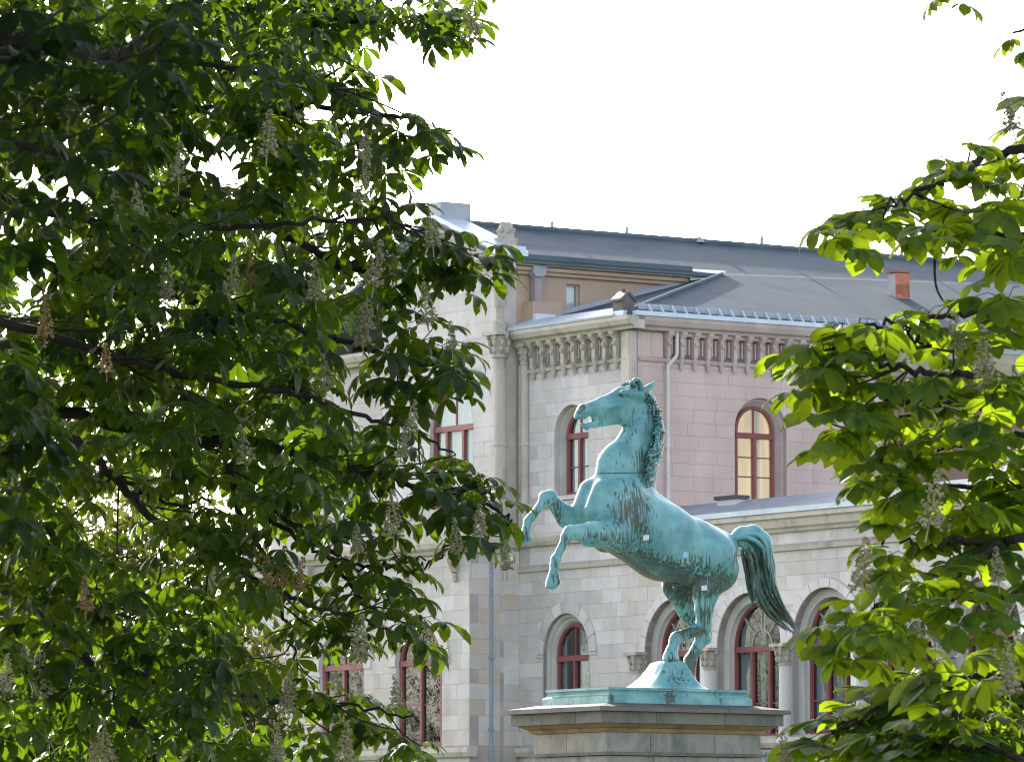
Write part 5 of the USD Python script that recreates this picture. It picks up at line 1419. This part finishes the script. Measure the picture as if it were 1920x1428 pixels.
# right tree: nearer, its sprays come in from the right
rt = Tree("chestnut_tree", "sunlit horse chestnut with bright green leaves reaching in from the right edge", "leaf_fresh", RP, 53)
qx, qy = 3.6, 20.6
rt.bough([(qx, qy, -0.1), (qx, qy, 1.2), (qx + 0.05, qy, 3.0), (qx - 0.05, qy, 6.5), (qx, qy, 8.5)], 0.3, 0.12)
T1 = lambda z: np.array([qx, qy, z])
for z, rows, r0, r1 in (
    (4.1, [(2150, 210, 20.2), (1960, 270, 20), (1860, 290, 20), (1790, 330, 19.9), (1720, 360, 19.8), (1640, 400, 19.7)], 0.05, 0.004),
    (3.6, [(2150, 660, 20), (1920, 712, 19.6), (1850, 706, 19.6), (1760, 702, 19.5), (1680, 690, 19.4), (1625, 660, 19.4), (1590, 640, 19.4)], 0.04, 0.004),
    (3.3, [(2150, 960, 20.2), (1930, 1004, 20), (1870, 1016, 20), (1790, 1014, 19.9), (1725, 1020, 19.8), (1690, 1012, 19.8)], 0.045, 0.004),
    (2.9, [(2200, 1320, 21.5), (1960, 1290, 21.4), (1840, 1270, 21.3), (1720, 1290, 21.2), (1620, 1340, 21.2), (1560, 1370, 21.2)], 0.045, 0.005),
    (3.8, [(2150, 430, 20.6), (1950, 440, 20.4), (1850, 440, 20.4), (1760, 430, 20.3), (1700, 450, 20.3)], 0.04, 0.004),
    (3.4, [(2150, 790, 20.8), (1930, 810, 20.6), (1820, 830, 20.5), (1720, 850, 20.4), (1660, 880, 20.4)], 0.035, 0.004),
    (3.7, [(2150, 560, 20.2), (1930, 590, 19.9), (1820, 590, 19.8), (1720, 600, 19.7), (1640, 612, 19.6), (1575, 625, 19.6)], 0.035, 0.004),
    (3.5, [(2150, 720, 20), (1900, 760, 19.9), (1780, 765, 19.8), (1680, 790, 19.7), (1600, 810, 19.6)], 0.03, 0.004),
    (3.2, [(2150, 880, 20.4), (1930, 910, 20.2), (1820, 905, 20.1), (1720, 915, 20), (1660, 905, 20)], 0.03, 0.004),
    (3.1, [(2150, 1120, 20.2), (1920, 1120, 20), (1830, 1110, 19.9), (1740, 1135, 19.8), (1660, 1170, 19.7), (1600, 1190, 19.6)], 0.03, 0.004),
    (2.7, [(2200, 1460, 21.0), (1960, 1430, 20.8), (1820, 1400, 20.8), (1680, 1410, 20.8)], 0.04, 0.005)):
    rt.bough([T1(z)] + W(rows), r0 * 0.7, r1)
rt.bough([T1(5.6)] + W([(2150, -40, 20.3), (1990, 20, 20.2), (1905, 55, 20.2)]), 0.03, 0.004)
rt.bough([T1(6.2)] + W([(2050, -260, 20.3), (1880, -140, 20.2), (1790, -40, 20.2)]), 0.03, 0.004)
for rows, r0, r1 in (
    ([(1870, 1018, 19.9), (1815, 1060, 19.8), (1765, 1090, 19.7), (1710, 1112, 19.6), (1660, 1125, 19.6), (1615, 1160, 19.5)], 0.014, 0.004),
    ([(1800, 704, 19.5), (1765, 668, 19.5), (1730, 640, 19.4), (1690, 610, 19.4)], 0.01, 0.004),
    ([(1765, 745, 19.7), (1730, 750, 19.7), (1690, 753, 19.7), (1640, 734, 19.6)], 0.009, 0.004)):
    rt.bough(W(rows), r0, r1)
shoots = [(1890, 300), (1850, 310), (1805, 330), (1765, 300), (1730, 360), (1690, 380), (1650, 405), (1610, 420), (1705, 425), (1735, 400), (1760, 420), (1800, 430), (1840, 400), (1880, 430), (1870, 350), (1910, 380), (1905, 235), (1860, 470), (1910, 470), (1790, 380), (1820, 280),
          (1620, 600), (1575, 610), (1680, 600), (1740, 600), (1790, 575), (1830, 560), (1880, 560), (1560, 660), (1530, 690), (1600, 680), (1660, 670), (1720, 650), (1780, 640), (1850, 640), (1590, 730), (1640, 720), (1590, 790), (1650, 790), (1700, 790), (1760, 750), (1800, 740), (1860, 730), (1900, 700), (1900, 610), (1860, 510), (1910, 520), (1830, 680), (1740, 700), (1690, 720),
          (1690, 850), (1650, 905), (1700, 920), (1740, 880), (1790, 850), (1850, 840), (1900, 830), (1820, 900), (1880, 900), (1770, 800), (1830, 790), (1890, 780), (1720, 860),
          (1660, 1020), (1700, 1000), (1640, 1060), (1740, 1010), (1780, 980), (1830, 990), (1880, 980), (1700, 1060), (1750, 1080), (1690, 1110), (1630, 1160), (1590, 1180), (1660, 1180), (1700, 1150), (1740, 1130), (1800, 1110), (1850, 1150), (1900, 1120), (1870, 1060), (1830, 1040), (1900, 1030), (1850, 950), (1790, 930), (1800, 1170), (1780, 1050), (1910, 940)]
for x, y in shoots:
    if r3.uniform() < 0.84:
        rt.shoot(at(x + r3.uniform(-8, 8), y - 10 + r3.uniform(-8, 8), r3.uniform(18.9, 20.6)), 4, r3.uniform(0.68, 0.88), (-0.5, 0.15))
rtips = [(1522, 682), (1545, 660), (1580, 640), (1555, 795), (1600, 775), (1575, 425), (1620, 405), (1582, 1195), (1610, 1165), (1640, 1140), (1650, 880), (1690, 900)]
for x, y in rtips:
    rt.shoot(at(x, y - 14, r3.uniform(19.2, 19.9)), 5, 0.8, (-0.5, 0.15))
low = [(1570, 1340), (1610, 1315), (1655, 1290), (1700, 1270), (1745, 1240), (1795, 1220), (1845, 1210), (1895, 1200), (1550, 1390), (1600, 1380), (1660, 1360), (1720, 1340), (1780, 1310), (1830, 1290), (1880, 1280), (1580, 1430), (1640, 1420), (1700, 1420), (1760, 1400), (1820, 1380), (1870, 1360), (1910, 1330), (1800, 1440), (1890, 1430), (1850, 1420), (1740, 1290), (1690, 1320), (1910, 1250), (1840, 1340), (1630, 1340), (1860, 1250), (1770, 1350)]
for x, y in low:
    rt.shoot(at(x + r3.uniform(-8, 8), y + 6 + r3.uniform(-8, 8), r3.uniform(20.6, 22.2)), 7, r3.uniform(0.85, 1.05), (-0.55, 0.15))
    for _ in range(2):
        rt.shoot(at(x + r3.uniform(-20, 20), y + 40 + r3.uniform(0, 30), r3.uniform(22.2, 23.5)), 6, 1.0, (-0.5, 0.2), stuff=True)
for x, y in [(1785, -52), (1925, 62)]:
    rt.shoot(at(x, y, 20.2), 3, 0.62, (-0.7, 0))
for i in range(110):
    u = r3.normal(0, 1, 3); u /= np.linalg.norm(u)
    p = np.array([4.4, 21, 5.6]) + u * np.array([2.3, 2.6, 3.0]) * r3.uniform(0.3, 1.0) ** 0.5
    x, y = pix(p)
    if x < 2010:
        continue
    rt.shoot(p, 6, 1.1, (-0.5, 0.3), twig=False, stuff=True)
for b in list(rt.boughs[1:]):                       # leaves along the boughs towards the trunk, past the picture's edge
    for p in b[::2]:
        if pix(p)[0] > 1985 and np.hypot(p[0] - qx, p[1] - qy) > 0.5:
            rt.shoot(p + np.random.default_rng(int(abs(p.sum()) * 1e4)).normal(0, 0.12, 3), 5, 0.9, (-0.5, 0.2), twig=False, stuff=True)
rt.build()
for i, (x, y) in enumerate([(1615, 1110), (1872, 1090), (1893, 1300), (1850, 715), (1900, 245), (1795, 655), (1740, 990), (1475, 1440)]):
    rt.flower(at(x, y, 18.9 if i != 7 else 21), PAN[(i + 1) % 3], "panicle_cream", 0.3)


# trees far off, beside and behind the palace
def far_tree(x, y, h, r, seed, label, k=20000):
    rg = np.random.default_rng(seed)
    t = thing("broadleaf_tree", label, "tree")
    tr = [tube(np.array([[x, y, -0.1], [x + 0.1, y, h * 0.3], [x, y + 0.1, h * 0.75]]), [0.35, 0.28, 0.1], 8)]
    for i in range(9):
        a = rg.uniform(0, 6.28); z0 = h * rg.uniform(0.3, 0.6)
        tr.append(tube(np.array([[x, y, z0], [x + r * 0.4 * math.cos(a), y + r * 0.4 * math.sin(a), z0 + h * 0.12], [x + r * 0.8 * math.cos(a), y + r * 0.8 * math.sin(a), z0 + h * 0.2]]), [0.14, 0.09, 0.03], 6))
    obj("trunk", cat(*tr), "bark", t, smooth=40)
    n = 60
    cen = rg.normal(0, 1, (n, 3)); cen /= np.linalg.norm(cen, axis=1, keepdims=True)
    cen = cen * rg.uniform(0.45, 1, (n, 1)) ** 0.5 * [r, r, h * 0.36] + [x, y, h * 0.62]
    c = cen[rg.integers(n, size=k)] + rg.normal(0, r * 0.17, (k, 3))
    s = rg.uniform(0.10, 0.2, (k, 1, 1))
    tri = rg.normal(0, 1, (k, 3, 3)); tri /= np.linalg.norm(tri, axis=2, keepdims=True)
    v = (c[:, None] + tri * s).reshape(-1, 3)
    obj("crown", (v, np.arange(3 * k).reshape(-1, 3)), "leaf_far", t, kind="stuff")


far_tree(-8.2, 118, 9.6, 3.6, 1, "yellow-green tree seen through the lower gaps of the left chestnut, left of the palace")
far_tree(-11.2, 110, 8.6, 3.9, 5, "small yellow-green tree low at the bottom left, behind the chestnut")
far_tree(-14.5, 128, 14.0, 4.6, 2, "taller tree at the far left edge, behind the chestnut")
far_tree(-9.6, 215, 26.5, 7.5, 3, "tall bright tree behind the palace's gable, glimpsed through the chestnut")
far_tree(-27, 152, 13.0, 5.2, 6, "park tree left of the palace, seen only mirrored in its lower windows", 9000)
far_tree(-37, 160, 13.5, 5.6, 7, "farther park tree left of the palace, a dark patch mirrored in the arcade windows", 9000)
far_tree(-30, 168, 13.0, 5.2, 8, "park tree beyond the other mirrored ones left of the palace", 9000)
far_tree(26, 205, 15, 6, 4, "tree behind the palace's brown wing at the right edge")
